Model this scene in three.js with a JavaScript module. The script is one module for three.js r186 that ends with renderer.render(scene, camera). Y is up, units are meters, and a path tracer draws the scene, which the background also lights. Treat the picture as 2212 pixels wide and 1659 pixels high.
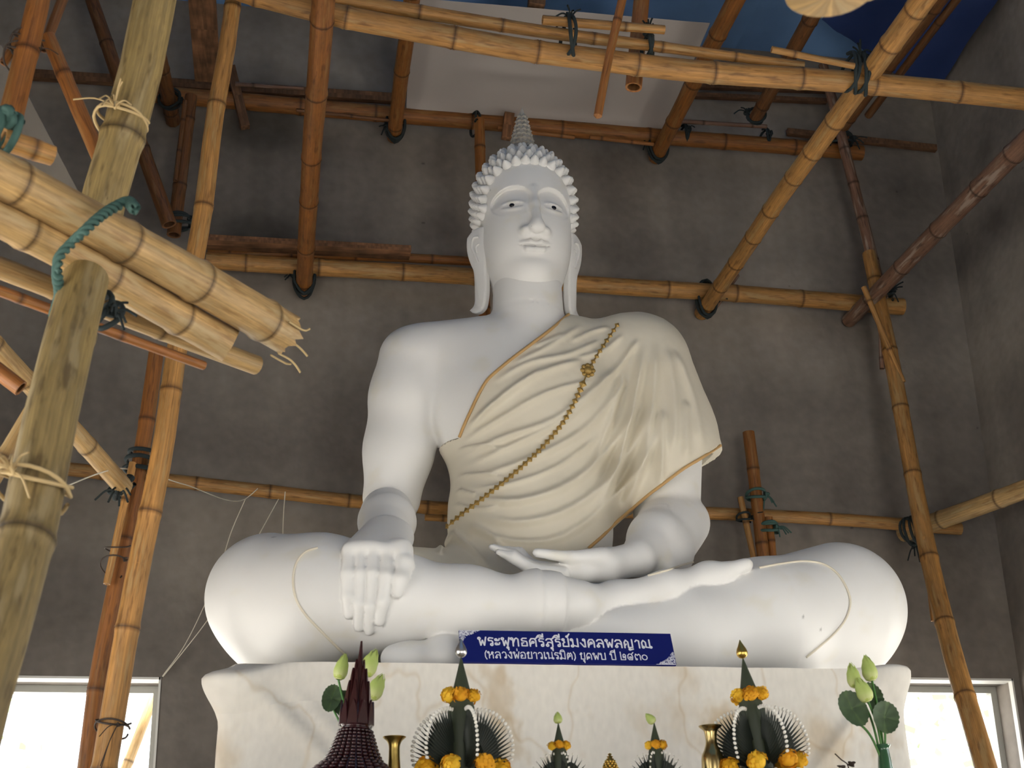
import * as THREE from 'three';
import { mergeGeometries, toCreasedNormals } from 'three/addons/utils/BufferGeometryUtils.js';
import { ImprovedNoise } from 'three/addons/math/ImprovedNoise.js';
import { RoundedBoxGeometry } from 'three/addons/geometries/RoundedBoxGeometry.js';

// ---------------------------------------------------------------- camera, sky, sun, exposure
const scene = new THREE.Scene();
const V = (x, y, z) => new THREE.Vector3(x, y, z);
const IMG_W = 2212, IMG_H = 1659, FOCAL = 3250;
const EYE = V(0, 1.5, 0);
// camera axes from the vanishing points of the scaffold (depth poles and wall rails)
const VP_DEPTH = V(480 - IMG_W / 2, -(2200 - IMG_H / 2), -FOCAL).normalize();
const VP_SIDE = V(20000 - IMG_W / 2, -(1690 - IMG_H / 2), -FOCAL);
const camZ = VP_DEPTH.clone().negate();
const camX = VP_SIDE.addScaledVector(VP_DEPTH, -VP_DEPTH.dot(VP_SIDE)).normalize();
const camY = camZ.clone().cross(camX);
const toWorld = (c) => V(camX.dot(c), camY.dot(c), camZ.dot(c));
const camera = new THREE.PerspectiveCamera((2 * Math.atan(IMG_H / 2 / FOCAL) * 180) / Math.PI, IMG_W / IMG_H, 0.05, 200);
camera.position.copy(EYE);
camera.quaternion.setFromRotationMatrix(new THREE.Matrix4().makeBasis(toWorld(V(1, 0, 0)), toWorld(V(0, 1, 0)), toWorld(V(0, 0, 1))));
camera.focus = 6.0;
camera.userData.fStop = 8;
scene.add(camera);

scene.background = new THREE.Color().setRGB(0.93, 0.97, 1.0);   // bright hazy overcast sky
scene.backgroundIntensity = 3.2;
const sun = new THREE.DirectionalLight(new THREE.Color().setRGB(1.0, 0.97, 0.93), 34);
sun.position.set(0.5, 14, 11);
sun.target.position.set(1, 0, 2);
sun.castShadow = true;
sun.shadow.radius = 4;
sun.shadow.mapSize.set(2048, 2048);
Object.assign(sun.shadow.camera, { left: -12, right: 12, top: 12, bottom: -12, near: 0.5, far: 50 });
sun.name = 'sun';
scene.add(sun, sun.target);

const renderer = new THREE.WebGLRenderer();
renderer.toneMapping = THREE.LinearToneMapping;
renderer.toneMappingExposure = 1.0;
renderer.shadowMap.enabled = true;

// ---------------------------------------------------------------- helpers
let seed = 20240;
const rnd = () => { seed = (seed + 0x6d2b79f5) | 0; let t = Math.imul(seed ^ (seed >>> 15), 1 | seed); t = (t + Math.imul(t ^ (t >>> 7), 61 | t)) ^ t; return ((t ^ (t >>> 14)) >>> 0) / 4294967296; };
const rr = (a, b) => a + (b - a) * rnd();
const noise = new ImprovedNoise();
const N = (x, y, z = 0) => noise.noise(x, y, z);
const fbm = (x, y, z, o = 4) => { let s = 0, a = 0.5, f = 1; for (let i = 0; i < o; i++) { s += a * noise.noise(x * f, y * f, z * f + i * 7.3); a *= 0.5; f *= 2.03; } return s; };
const clamp = THREE.MathUtils.clamp, sstep = (a, b, x) => { const t = clamp((x - a) / (b - a), 0, 1); return t * t * (3 - 2 * t); }, lerp = THREE.MathUtils.lerp;
// a pixel of the photograph gives a direction; the distance comes from a wall distance z or a height y
const dir = (u, v) => toWorld(V(u - IMG_W / 2, -(v - IMG_H / 2), -FOCAL)).normalize();
const P = (u, v, z) => { const d = dir(u, v); return EYE.clone().addScaledVector(d, (z - EYE.z) / d.z); };
const PY = (u, v, y) => { const d = dir(u, v); return EYE.clone().addScaledVector(d, (y - EYE.y) / d.y); };
const names = new Map();
const numbered = (n) => { const k = names.get(n) ?? 0; names.set(n, k + 1); return k ? n + '_' + String(k).padStart(3, '0') : n; };
function tag(o, label, category, group, kind) {
  if (label) o.userData.label = label;
  if (category) o.userData.category = category;
  if (group) o.userData.group = group;
  if (kind) o.userData.kind = kind;
  return o;
}
function mesh(name, geo, mat, parent) {
  const m = new THREE.Mesh(geo, mat);
  m.name = parent ? name : numbered(name);
  m.castShadow = m.receiveShadow = true;
  (parent ?? scene).add(m);
  return m;
}
function group(name, label, category, grp, pos) {
  const g = new THREE.Group();
  g.name = numbered(name);
  if (pos) g.position.copy(pos);
  scene.add(g);
  return tag(g, label, category, grp);
}
const struct = (name, geo, mat, parent) => { const m = mesh(name, geo, mat, parent); if (!parent) m.userData.kind = 'structure'; return m; };
const box = (x0, x1, y0, y1, z0, z1) => new THREE.BoxGeometry(x1 - x0, y1 - y0, z1 - z0).translate((x0 + x1) / 2, (y0 + y1) / 2, (z0 + z1) / 2);
const S = (r, g, b) => new THREE.Color().setRGB(r / 255, g / 255, b / 255, THREE.SRGBColorSpace);
const std = (color, roughness = 0.8, extra = {}) => new THREE.MeshStandardMaterial({ color, roughness, ...extra });
function dataTex(w, h, fn, srgb = true, rep = true) {
  const d = new Uint8Array(w * h * 4);
  for (let y = 0; y < h; y++) for (let x = 0; x < w; x++) { const c = fn(x / w, y / h, x, y), i = (y * w + x) * 4; d[i] = clamp(c[0], 0, 255); d[i + 1] = clamp(c[1], 0, 255); d[i + 2] = clamp(c[2], 0, 255); d[i + 3] = 255; }
  const t = new THREE.DataTexture(d, w, h);
  t.magFilter = THREE.LinearFilter; t.minFilter = THREE.LinearFilter;
  if (srgb) t.colorSpace = THREE.SRGBColorSpace;
  if (rep) t.wrapS = t.wrapT = THREE.RepeatWrapping;
  t.needsUpdate = true;
  return t;
}
// planar uv in metres for a box-like geometry (chosen by the normal)
function uvMetres(g, s = 1) {
  const p = g.attributes.position, n = g.attributes.normal, uv = new Float32Array(p.count * 2);
  for (let i = 0; i < p.count; i++) {
    const ax = Math.abs(n.getX(i)), ay = Math.abs(n.getY(i)), az = Math.abs(n.getZ(i));
    const [a, b] = ay > ax && ay > az ? [p.getX(i), p.getZ(i)] : ax > az ? [p.getZ(i), p.getY(i)] : [p.getX(i), p.getY(i)];
    uv[i * 2] = a * s; uv[i * 2 + 1] = b * s;
  }
  g.setAttribute('uv', new THREE.BufferAttribute(uv, 2));
  return g;
}

// ---------------------------------------------------------------- the hall: walls, floor, ceiling, windows
const WALL_Z = -6.5, RIGHT_X = 3.6, LEFT_X = -1.4, CEIL_Y = 6.29, FRONT_Z = 2.2, T = 0.22;
const tile = (f, x, y, n = 1) => f(x * n, y * n);
// periodic fbm so that the repeats do not show a seam
const pf = (u, v, per, sd) => { const a = u * Math.PI * 2, b = v * Math.PI * 2, r = per / (2 * Math.PI); return fbm(Math.cos(a) * r + sd, Math.sin(a) * r + Math.cos(b) * r * 0.7 + 3.1, Math.sin(b) * r + sd * 0.37, 5); };
const cementMap = dataTex(640, 640, (u, v) => {
  const big = fbm(u * 5, v * 4, 1.7, 4), streak = fbm(u * 26, v * 2.2, 5.5, 3), fine = fbm(u * 110, v * 110, 9.1, 3), band = fbm(v * 9, u * 0.8, 3.3, 3);
  let k = 128 + big * 52 + streak * 20 + fine * 15 + band * 34;
  const blot = sstep(0.18, 0.42, fbm(u * 11, v * 9, 22.2, 4));
  const wash = sstep(0.08, 0.4, fbm(u * 3.2, v * 5.5, 41.2, 4));
  k += wash * 22 - blot * 17;
  const speck = fbm(u * 90, v * 90, 77.7, 2) > 0.47 ? -34 : 0;
  k += speck;
  return [k * 1.0, k * 0.94, k * 0.88];
});
const cementBump = dataTex(384, 384, (u, v) => { const k = 128 + fbm(u * 40, v * 34, 2.2, 4) * 120 + fbm(u * 6, v * 9, 8.8, 3) * 60; return [k, k, k]; }, false);
const cement = std(new THREE.Color(1, 1, 1), 0.93, { map: cementMap, bumpMap: cementBump, bumpScale: 0.004 });
for (const t of [cementMap, cementBump]) t.wrapS = t.wrapT = THREE.MirroredRepeatWrapping;
cementMap.repeat.set(0.19, 0.19); cementBump.repeat.set(0.6, 0.6);
const floorMat = std(new THREE.Color(1, 1, 1), 0.6, { map: dataTex(256, 256, (u, v) => { const k = 158 + fbm(u * 18, v * 18, 4.4, 4) * 40; return [k, k * 0.985, k * 0.96]; }) });
const whitePaint = std(S(232, 230, 224), 0.6);
const bluePaint = std(new THREE.Color(1, 1, 1), 0.75, { map: dataTex(256, 256, (u, v) => { const k = fbm(u * 6, v * 6, 12.1, 4), s = fbm(u * 70, v * 70, 3.1, 2) > 0.48 ? 0.55 : 1; return [(120 + k * 24) * s, (162 + k * 28) * s, (216 + k * 26) * s]; }) });

// back wall with its two window openings (left and right of the altar)
const WIN = { top: 2.83, bottom: 1.05, l0: -1.28, l1: -0.325, r0: 2.55, r1: 3.56 };
function wallWithHoles(x0, x1, y0, y1, z0, z1, holes) {
  const sh = new THREE.Shape([new THREE.Vector2(x0, y0), new THREE.Vector2(x1, y0), new THREE.Vector2(x1, y1), new THREE.Vector2(x0, y1)]);
  for (const [a, b, c, d] of holes) sh.holes.push(new THREE.Path([new THREE.Vector2(a, c), new THREE.Vector2(a, d), new THREE.Vector2(b, d), new THREE.Vector2(b, c)]));
  return uvMetres(new THREE.ExtrudeGeometry(sh, { depth: z1 - z0, bevelEnabled: false }).translate(0, 0, z0));
}
tag(struct('wall_back', wallWithHoles(LEFT_X - T, RIGHT_X + T, 0, CEIL_Y, WALL_Z - T, WALL_Z, [[WIN.l0, WIN.l1, WIN.bottom, WIN.top], [WIN.r0, WIN.r1, WIN.bottom, WIN.top + 0.04]]), cement), 'grey cement rendered wall behind the statue');
// side walls, each with a row of low window openings
const sideWall = (x0) => uvMetres(wallWithHoles(-FRONT_Z, -WALL_Z, 0, CEIL_Y, 0, T, [[5.0, 5.85, 1.05, 2.6], [2.3, 3.9, 1.05, 2.83], [0.0, 1.6, 1.05, 2.83]]).rotateY(Math.PI / 2).translate(x0, 0, 0));
tag(struct('wall_right', sideWall(RIGHT_X), cement), 'grey cement side wall right of the statue');
tag(struct('wall_left', sideWall(LEFT_X - T), cement), 'grey cement side wall left of the scaffold');
const eaves = std(S(150, 130, 110), 0.9);  // both roof edges are unseen additions that keep sun off the side windows
tag(struct('added_eaves_1', box(RIGHT_X + T, RIGHT_X + T + 0.7, 3.9, 4.0, WALL_Z - T, FRONT_Z + T), eaves), 'eaves added out of view to shade the right side windows');
tag(struct('added_eaves_2', box(LEFT_X - T - 0.7, LEFT_X - T, 3.9, 4.0, WALL_Z - T, FRONT_Z + T), eaves), 'eaves added out of view to shade the left side windows');
tag(struct('wall_front', wallWithHoles(LEFT_X - T, RIGHT_X + T, 0, CEIL_Y, FRONT_Z, FRONT_Z + T, [[0.2, 2.4, 0.02, 2.6]]), cement), 'front wall with the wide open entrance');
tag(struct('floor', uvMetres(box(LEFT_X - T, RIGHT_X + T, -0.15, 0, WALL_Z - T, FRONT_Z + T), 0.5), floorMat), 'pale tiled floor of the hall');
tag(struct('ceiling', uvMetres(box(LEFT_X - T, RIGHT_X + T, CEIL_Y, CEIL_Y + 0.12, WALL_Z - T, FRONT_Z + T), 0.4), bluePaint), 'blue painted ceiling above the scaffold');

// windows: white painted trim around each opening and a slim aluminium frame at its outer edge
const alu = std(S(190, 190, 184), 0.45, { metalness: 0.3 });
function windowIn(n, x0, x1, y0, y1) {
  const g = new THREE.Group();
  g.name = 'window_' + n; g.userData.kind = 'structure'; g.userData.label = n === 1 ? 'open window beside the bamboo poles' : 'open window beside the altar cloth corner';
  scene.add(g);
  const t = 0.006, zf = WALL_Z + 0.004;
  mesh('window_trim', box(x0 - 0.004, x1 + 0.004, y1 - 0.004, y1 + t, WALL_Z - 0.075, zf), whitePaint, g);
  mesh('window_trim', box(x0 - t, x0 + 0.003, y0, y1 + t, WALL_Z - 0.03, zf), whitePaint, g);
  mesh('window_trim', box(x1 - 0.003, x1 + t, y0, y1 + t, WALL_Z - 0.03, zf), whitePaint, g);
  mesh('window_sill', box(x0 - 0.02, x1 + 0.02, y0 - 0.04, y0, WALL_Z - T, WALL_Z + 0.05), whitePaint, g);
  const zo = WALL_Z - T + 0.01;
  mesh('window_frame', mergeGeometries([box(x0, x1, y1 - 0.03, y1, zo, zo + 0.05), box(x0, x0 + 0.03, y0 + 0.03, y1 - 0.03, zo, zo + 0.05), box(x1 - 0.03, x1, y0 + 0.03, y1 - 0.03, zo, zo + 0.05), box(x0, x1, y0, y0 + 0.03, zo, zo + 0.05)]), alu, g);
}
windowIn(1, WIN.l0, WIN.l1, WIN.bottom, WIN.top);
windowIn(2, WIN.r0, WIN.r1, WIN.bottom, WIN.top + 0.04);

// ground outside: a pale yard round the hall 
tag(struct('ground', uvMetres(box(-40, 40, -0.4, -0.16, -45, 40), 0.3), std(new THREE.Color(1, 1, 1), 0.95, { map: dataTex(256, 256, (u, v) => { const k = 200 + fbm(u * 9, v * 9, 31, 5) * 60; return [k, k * 0.985, k * 0.95]; }) })), 'pale concrete yard round the hall');

// ---------------------------------------------------------------- bamboo poles
function bambooMap(sd, base, dark, light, mottle) {
  return dataTex(160, 640, (u, v) => {
    const a = u * Math.PI * 2, cx = Math.cos(a) * 1.3, cy = Math.sin(a) * 1.3;
    const fibre = fbm(cx * 9 + sd, cy * 9, v * 3.1, 3), blot = fbm(cx * 1.4 + sd * 3, cy * 1.4, v * 11, 4), fine = fbm(cx * 22, cy * 22 + sd, v * 60, 2);
    const dk = sstep(0.06, 0.42, fbm(cx * 2.2, cy * 2.2 + sd * 7, v * 22, 4)) * mottle, lt = sstep(0.02, 0.32, -blot) * 0.75;
    const sp = fbm(cx * 12 + 4, cy * 12, v * 70 + sd, 2) > 0.5 ? 0.55 : 0;
    return [0, 1, 2].map((i) => { let c = base[i] * (1 + fibre * 0.3 + fine * 0.16 + blot * 0.35); c = lerp(c, light[i], lt); c = lerp(c, dark[i], Math.min(0.85, dk + sp)); return c; });
  });
}
const bambooBump = dataTex(128, 256, (u, v) => { const a = u * Math.PI * 2, k = 128 + fbm(Math.cos(a) * 14, Math.sin(a) * 14, v * 3, 3) * 90 + fbm(Math.cos(a) * 3, Math.sin(a) * 3, v * 30, 3) * 70; return [k, k, k]; }, false);
const bm = (m) => (m.wrapT = THREE.MirroredRepeatWrapping) && new THREE.MeshStandardMaterial({ map: m, roughness: 0.55, vertexColors: true, bumpMap: bambooBump, bumpScale: 0.0015, side: THREE.DoubleSide });
const BM = {
  tan: bm(bambooMap(1.3, [164, 119, 65], [93, 60, 28], [178, 145, 96], 0.5)),
  brown: bm(bambooMap(4.1, [137, 86, 39], [77, 43, 18], [155, 112, 63], 0.5)),
  dark: bm(bambooMap(7.7, [107, 68, 36], [53, 32, 20], [126, 93, 64], 0.6)),
  pale: bm(bambooMap(9.2, [165, 134, 88], [117, 81, 41], [182, 158, 117], 0.4)),
  grey: bm(bambooMap(12.6, [134, 114, 73], [74, 59, 35], [160, 142, 106], 0.6)),
  bark: bm(bambooMap(15.9, [117, 86, 68], [52, 34, 25], [169, 152, 139], 0.55)),
};
// A culm: curve through points, taper, raised nodes with a dark scar line, hollow cut ends.
function culmGeometry(pts, r0, r1, { sides = 14, step = 0.3, wob = 0.004, startHollow = true, endHollow = true, first = null, jag = 0, oblique = 0, nodeUp = 1.0 } = {}) {
  const curve = pts.length > 2 ? new THREE.CatmullRomCurve3(pts, false, 'centripetal') : new THREE.LineCurve3(pts[0], pts[1]);
  const len = curve.getLength(), nodes = [];
  let s = first ?? rr(0.06, step * 0.8);
  while (s < len - 0.03) { nodes.push(s); s += step * rr(0.82, 1.2); }
  // stations along the culm
  const st = [];
  st.push([0, 0, 1]);
  const seg = Math.max(0.06, step / 3);
  for (let q = seg; q < len - 0.01; q += seg) st.push([q, 0, 1]);
  st.push([len, 0, 1]);
  const keep = st.filter(([q]) => !nodes.some((n) => Math.abs(n - q) < 0.035) || q === 0 || q === len);
  for (const n of nodes) keep.push([n - 0.022, 0.0, 1.0], [n - 0.01, 0.05, 0.86], [n - 0.004, 0.09, 0.55], [n, 0.025, 0.26], [n + 0.004, 0.075, 0.6], [n + 0.013, 0.035, 1.12], [n + 0.028, 0, 1.04]);
  const rows = keep.filter(([q]) => q >= 0 && q <= len).sort((a, b) => a[0] - b[0]);
  const tan0 = curve.getTangentAt(0), up = Math.abs(tan0.y) > 0.9 ? V(1, 0, 0) : V(0, 1, 0);
  let nrm = up.clone().addScaledVector(tan0, -up.dot(tan0)).normalize();
  const pos = [], uv = [], col = [], idx = [], W = sides + 1, ph = rr(0, 9), uo = rnd(), vo = rr(0, 3), tone = rr(0.9, 1.1);
  const jags = Array.from({ length: sides + 1 }, () => rnd() * jag); jags[sides] = jags[0];
  rows.forEach(([q, bump, c], i) => {
    const t = q / len, p = curve.getPointAt(Math.min(1, t)), tg = curve.getTangentAt(Math.min(1, t));
    nrm.addScaledVector(tg, -nrm.dot(tg)).normalize();
    const b = tg.clone().cross(nrm), r = lerp(r0, r1, t) * (1 + bump * nodeUp);
    p.addScaledVector(nrm, N(q * 1.7 + ph, 1.3) * wob).addScaledVector(b, N(q * 1.7 + ph, 5.7) * wob);
    for (let k = 0; k <= sides; k++) {
      const a = (k / sides) * Math.PI * 2, rad = r * (1 + 0.03 * N(Math.cos(a) * 1.4 + ph, Math.sin(a) * 1.4, q * 2));
      let off = 0;
      let cut = jags[k];
      if (oblique) { const e = EYE.clone().sub(p).normalize(); cut += (0.5 + 0.5 * (Math.cos(a) * nrm.dot(e) + Math.sin(a) * b.dot(e))) * oblique; }
      off = Math.min(0, len - cut - q);
      pos.push(p.x + (nrm.x * Math.cos(a) + b.x * Math.sin(a)) * rad + tg.x * off, p.y + (nrm.y * Math.cos(a) + b.y * Math.sin(a)) * rad + tg.y * off, p.z + (nrm.z * Math.cos(a) + b.z * Math.sin(a)) * rad + tg.z * off);
      uv.push(k / sides + uo, q * 0.55 + vo);
      const cc = c * tone;
      col.push(Math.min(1.2, cc), Math.min(1.2, cc * (c < 0.8 ? 0.93 : 1)), Math.min(1.2, cc * (c < 0.8 ? 0.85 : 1)));
    }
  });
  for (let i = 0; i < rows.length - 1; i++) for (let k = 0; k < sides; k++) { const a = i * W + k, b = a + 1, c = a + W, d = c + 1; idx.push(a, b, c, b, d, c); }
  const n0 = pos.length / 3;
  // hollow ends: a rim, then the inner wall, its shade painted into the vertex colours
  for (const [i, hollow, sg] of [[0, startHollow, 1], [rows.length - 1, endHollow, -1]]) {
    const t = rows[i][0] / len, p = curve.getPointAt(Math.min(1, t)), tg = curve.getTangentAt(Math.min(1, t)), ringStart = i * W;
    const add = (k, f, depth, c) => {
      const bx = pos[(ringStart + k) * 3], by = pos[(ringStart + k) * 3 + 1], bz = pos[(ringStart + k) * 3 + 2];
      const along = (bx - p.x) * tg.x + (by - p.y) * tg.y + (bz - p.z) * tg.z, cx = p.x + tg.x * along, cy = p.y + tg.y * along, cz = p.z + tg.z * along;
      pos.push(cx + (bx - cx) * f + tg.x * depth * sg, cy + (by - cy) * f + tg.y * depth * sg, cz + (bz - cz) * f + tg.z * depth * sg);
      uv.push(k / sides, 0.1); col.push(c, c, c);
    };
    const s0 = pos.length / 3, r = lerp(r0, r1, t);
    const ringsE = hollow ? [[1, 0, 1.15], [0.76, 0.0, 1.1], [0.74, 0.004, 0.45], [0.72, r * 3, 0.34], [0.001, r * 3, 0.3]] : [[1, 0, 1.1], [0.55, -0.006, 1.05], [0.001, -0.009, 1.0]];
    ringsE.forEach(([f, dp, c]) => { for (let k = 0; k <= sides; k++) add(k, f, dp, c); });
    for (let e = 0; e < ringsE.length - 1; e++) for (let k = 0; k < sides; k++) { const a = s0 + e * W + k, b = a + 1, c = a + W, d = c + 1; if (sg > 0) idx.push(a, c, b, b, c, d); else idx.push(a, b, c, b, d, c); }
  }
  const g = new THREE.BufferGeometry();
  g.setAttribute('position', new THREE.Float32BufferAttribute(pos, 3));
  g.setAttribute('uv', new THREE.Float32BufferAttribute(uv, 2));
  g.setAttribute('color', new THREE.Float32BufferAttribute(col, 3));
  g.setIndex(idx);
  g.computeVertexNormals();
  // close the shading seam
  const nn = g.attributes.normal;
  for (let i = 0; i < rows.length; i++) { const a = i * W, b = a + sides, v = V(nn.getX(a) + nn.getX(b), nn.getY(a) + nn.getY(b), nn.getZ(a) + nn.getZ(b)).normalize(); nn.setXYZ(a, v.x, v.y, v.z); nn.setXYZ(b, v.x, v.y, v.z); }
  return g;
}
const toFloor = (pts, y = 0) => { const b = pts[pts.length - 1], a = pts[pts.length - 2], d = b.clone().sub(a), t = (y - b.y) / d.y; return [...pts, b.clone().addScaledVector(d, t)]; };
function pole(label, pts, r0, r1, mat, opt = {}, name = 'bamboo_pole', cat = 'bamboo pole') {
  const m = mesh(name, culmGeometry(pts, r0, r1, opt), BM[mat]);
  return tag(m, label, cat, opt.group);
}
const stick = (label, pts, r, mat, opt = {}) => pole(label, pts, r, r * 0.92, mat, { sides: 9, step: 0.17, ...opt }, 'bamboo_stick', 'bamboo stick');
// sawn timber between two points
const timberMap = dataTex(256, 512, (u, v) => { const f = fbm(u * 30, v * 3, 3.4, 4), b = fbm(u * 3, v * 5, 8.1, 4); const k = 1 + f * 0.5 + b * 0.5; return [104 * k, 74 * k, 52 * k]; });
const timberMat = std(new THREE.Color(1, 1, 1), 0.85, { map: timberMap });
const timberPale = std(new THREE.Color(1.35, 1.3, 1.25), 0.9, { map: timberMap });
function timber(label, a, b, w, h, opt = {}) {
  const d = b.clone().sub(a), len = d.length(); d.normalize();
  const up = opt.up ?? (Math.abs(d.y) > 0.9 ? V(0, 0, 1) : V(0, 1, 0)), side = d.clone().cross(up).normalize(), u2 = side.clone().cross(d).normalize();
  const g = uvMetres(new RoundedBoxGeometry(w, h, len, 2, Math.min(w, h) * 0.08), 2);
  const m = mesh(opt.name ?? 'timber_board', g, opt.mat ?? timberMat);
  m.quaternion.setFromRotationMatrix(new THREE.Matrix4().makeBasis(side, u2, d.clone().negate()));
  m.position.copy(a).add(b).multiplyScalar(0.5);
  return tag(m, label, opt.cat ?? 'timber');
}
// ---------------------------------------------------------------- rope lashings
const ropeDark = std(S(34, 44, 46), 0.85), ropeGreen = std(S(58, 88, 82), 0.85), wireMat = std(S(58, 46, 38), 0.7), fibreMat = std(S(190, 165, 120), 0.9), threadMat = std(S(226, 218, 200), 0.8);
const tube = (pts, r, seg = 0, sides = 6) => new THREE.TubeGeometry(new THREE.CatmullRomCurve3(pts), seg || pts.length * 4, r, sides, false);
// coils around the pole axis at a point; knot lumps and frayed loose ends
function lashing(label, c, axis, R, { turns = 3, r = 0.007, mat = ropeDark, pitch = 0.016, tilt = 0.35, knot = V(1, 0, 0.4), tails = 4, tailLen = 0.07, stretch = 1 } = {}) {
  const g = group('rope_lashing', label, 'rope', undefined, c), ax = axis.clone().normalize();
  let e1 = Math.abs(ax.y) > 0.9 ? V(1, 0, 0) : V(0, 1, 0);
  e1.addScaledVector(ax, -e1.dot(ax)).normalize();
  const e2 = ax.clone().cross(e1), pts = [], n = turns * 12;
  for (let i = 0; i <= n; i++) {
    const a = (i / 12) * Math.PI * 2, h = (i / n - 0.5) * turns * pitch + Math.sin(a) * tilt * R * (Math.floor(i / 12) % 2 ? -1 : 1), q = R + r * 0.9 + rnd() * r * 0.7;
    pts.push(e1.clone().multiplyScalar(Math.cos(a) * q * stretch).addScaledVector(e2, Math.sin(a) * q).addScaledVector(ax, h));
  }
  mesh('coil', tube(pts, r, n * 2, 6), mat, g);
  const kd = knot.clone().addScaledVector(ax, -knot.dot(ax)).normalize(), kp = kd.clone().multiplyScalar(R + r * 1.6), kn = [];
  for (let i = 0; i < 12; i++) kn.push(kp.clone().add(V(rr(-1, 1), rr(-1, 1), rr(-1, 1)).multiplyScalar(r * 2.1)));
  mesh('knot', tube(kn, r * 0.95, 60, 6), mat, g);
  for (let i = 0; i < tails; i++) {
    const d = kd.clone().multiplyScalar(0.6).add(V(rr(-1, 1), rr(-0.9, 0.5), rr(-1, 1)).multiplyScalar(0.7)).normalize(), l = tailLen * rr(0.5, 1.1);
    mesh('loose_end', tube([kp.clone(), kp.clone().addScaledVector(d, l * 0.5).add(V(0, 0.008, 0)), kp.clone().addScaledVector(d, l).add(V(0, -0.02 * rnd(), 0))], r * 0.5, 8, 5), mat, g);
  }
  return g;
}

// ---------------------------------------------------------------- the scaffold
const X = V(1, 0, 0), Y = V(0, 1, 0), Z = V(0, 0, 1);
const line = (z, ...uv) => uv.map(([u, v, zz]) => P(u, v, zz ?? z));
// rails tied along the back wall
pole('long dark bamboo rail along back wall just under the white sheet', line(-6.4, [330, 203], [860, 248], [1400, 293], [1862, 330]), 0.043, 0.041, 'brown', { step: 0.42 });
pole('long golden bamboo rail along back wall passing behind the statue head', line(-6.38, [445, 563], [900, 590], [1235, 612], [1600, 636], [1950, 663]), 0.04, 0.043, 'tan', { step: 0.4 });
pole('thin dark bamboo lying between the brown board and the head-height rail', line(-6.44, [448, 547], [760, 552], [1040, 566]), 0.024, 0.022, 'brown', { step: 0.33 });
pole('bamboo rail along back wall passing behind the statue elbows', line(-6.38, [140, 1012], [560, 1060], [950, 1097], [1517, 1108], [1800, 1122], [2075, 1142]), 0.03, 0.03, 'tan', { step: 0.36 });
stick('short bamboo stub peeping out beside the cream robe waist', line(-6.245, [918, 1117], [1060, 1124]), 0.016, 'tan');
// poles running from the back wall towards the entrance
pole('bamboo pole running out from back wall over the broken bamboo ends', [V(0.222, 4.675, -6.47), V(0.2, 4.68, -5.4), V(0.165, 4.68, -3.3)], 0.038, 0.042, 'brown', { step: 0.4 });
pole('bamboo pole along the left edge of the white sheet', [V(0.646, 5.545, -6.46), V(0.575, 5.555, -4.5)], 0.034, 0.038, 'brown', { step: 0.5 });
pole('bamboo pole along the right edge of the white sheet', [V(2.0, 5.545, -6.47), V(2.007, 5.555, -4.5)], 0.038, 0.042, 'brown', { step: 0.34 });
pole('dark weathered pole under blue ceiling beside the two rounded bamboo ends', [V(2.413, 5.58, -6.1), V(2.395, 5.6, -4.4)], 0.033, 0.04, 'dark', { step: 0.6 });
pole('long bright bamboo pole sloping over from front rail down to back wall', [V(2.185, 4.672, -6.48), V(2.19, 4.68, -5.2), V(2.235, 4.68, -3.3)], 0.036, 0.042, 'tan', { step: 0.24 });
pole('dark bamboo pole behind the long bright pole at blue corner', [V(2.89, 5.6, -6.12), V(2.945, 5.6, -4.3)], 0.036, 0.045, 'dark', { step: 0.5 });
stick('thin bamboo tied alongside the dark pole at blue corner', [V(2.975, 5.59, -6.0), V(3.03, 5.6, -4.3)], 0.02, 'dark', { step: 0.5 });
pole('plaster-splashed bamboo pole close to the right side wall', [V(2.955, 4.675, -6.47), V(2.99, 4.68, -5.6), V(3.05, 4.68, -4.2)], 0.037, 0.046, 'bark', { step: 0.34 });
pole('pale bamboo pole reaching from leaning post to the right side wall', [V(3.09, 3.555, -6.46), V(3.388, 3.575, -5.82), V(3.585, 3.59, -5.36)], 0.042, 0.043, 'pale', { step: 0.3 });
stick('short bamboo with rope on it under the brown wall board', [PY(375, 262, 5.56), PY(340, 105, 5.56)], 0.036, 'dark', { step: 0.3 });
// front rail
pole('thick bowed bamboo rail crossing in front of the white sheet', [...line(-4.42, [440, -45], [560, -8], [720, 32], [880, 62], [1110, 104], [1300, 130], [1480, 151], [1850, 178], [2212, 215], [2330, 230]), V(3.58, 4.77, -4.42)], 0.04, 0.042, 'tan', { step: 0.33, sides: 18 });
pole('thinner bamboo rail resting on the thick bowed front rail', line(-4.42, [600, -29], [700, -7], [900, 25], [1160, 66], [1400, 97], [1560, 119], [1735, 142]), 0.03, 0.017, 'tan', { step: 0.3 });
stick('short cut bamboo laid over the front rails with dark rope', line(-4.36, [1172, 43], [1435, 66]), 0.018, 'tan');
stick('thin bamboo stick wedged onto front rail beside bright pole', line(-4.33, [1667, 106], [1845, 143]), 0.013, 'tan', { step: 0.3 });
stick('flat bamboo slat hanging down in front of the white sheet', line(-4.31, [1352, -40], [1318, 110], [1290, 251]), 0.016, 'brown', { step: 0.35, endHollow: false });
pole('hanging bamboo with open hollow end below the front rail', [...line(-4.56, [1400, -160], [1388, -20], [1369, 189])], 0.03, 0.031, 'brown', { step: 0.4, sides: 18 });
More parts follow.
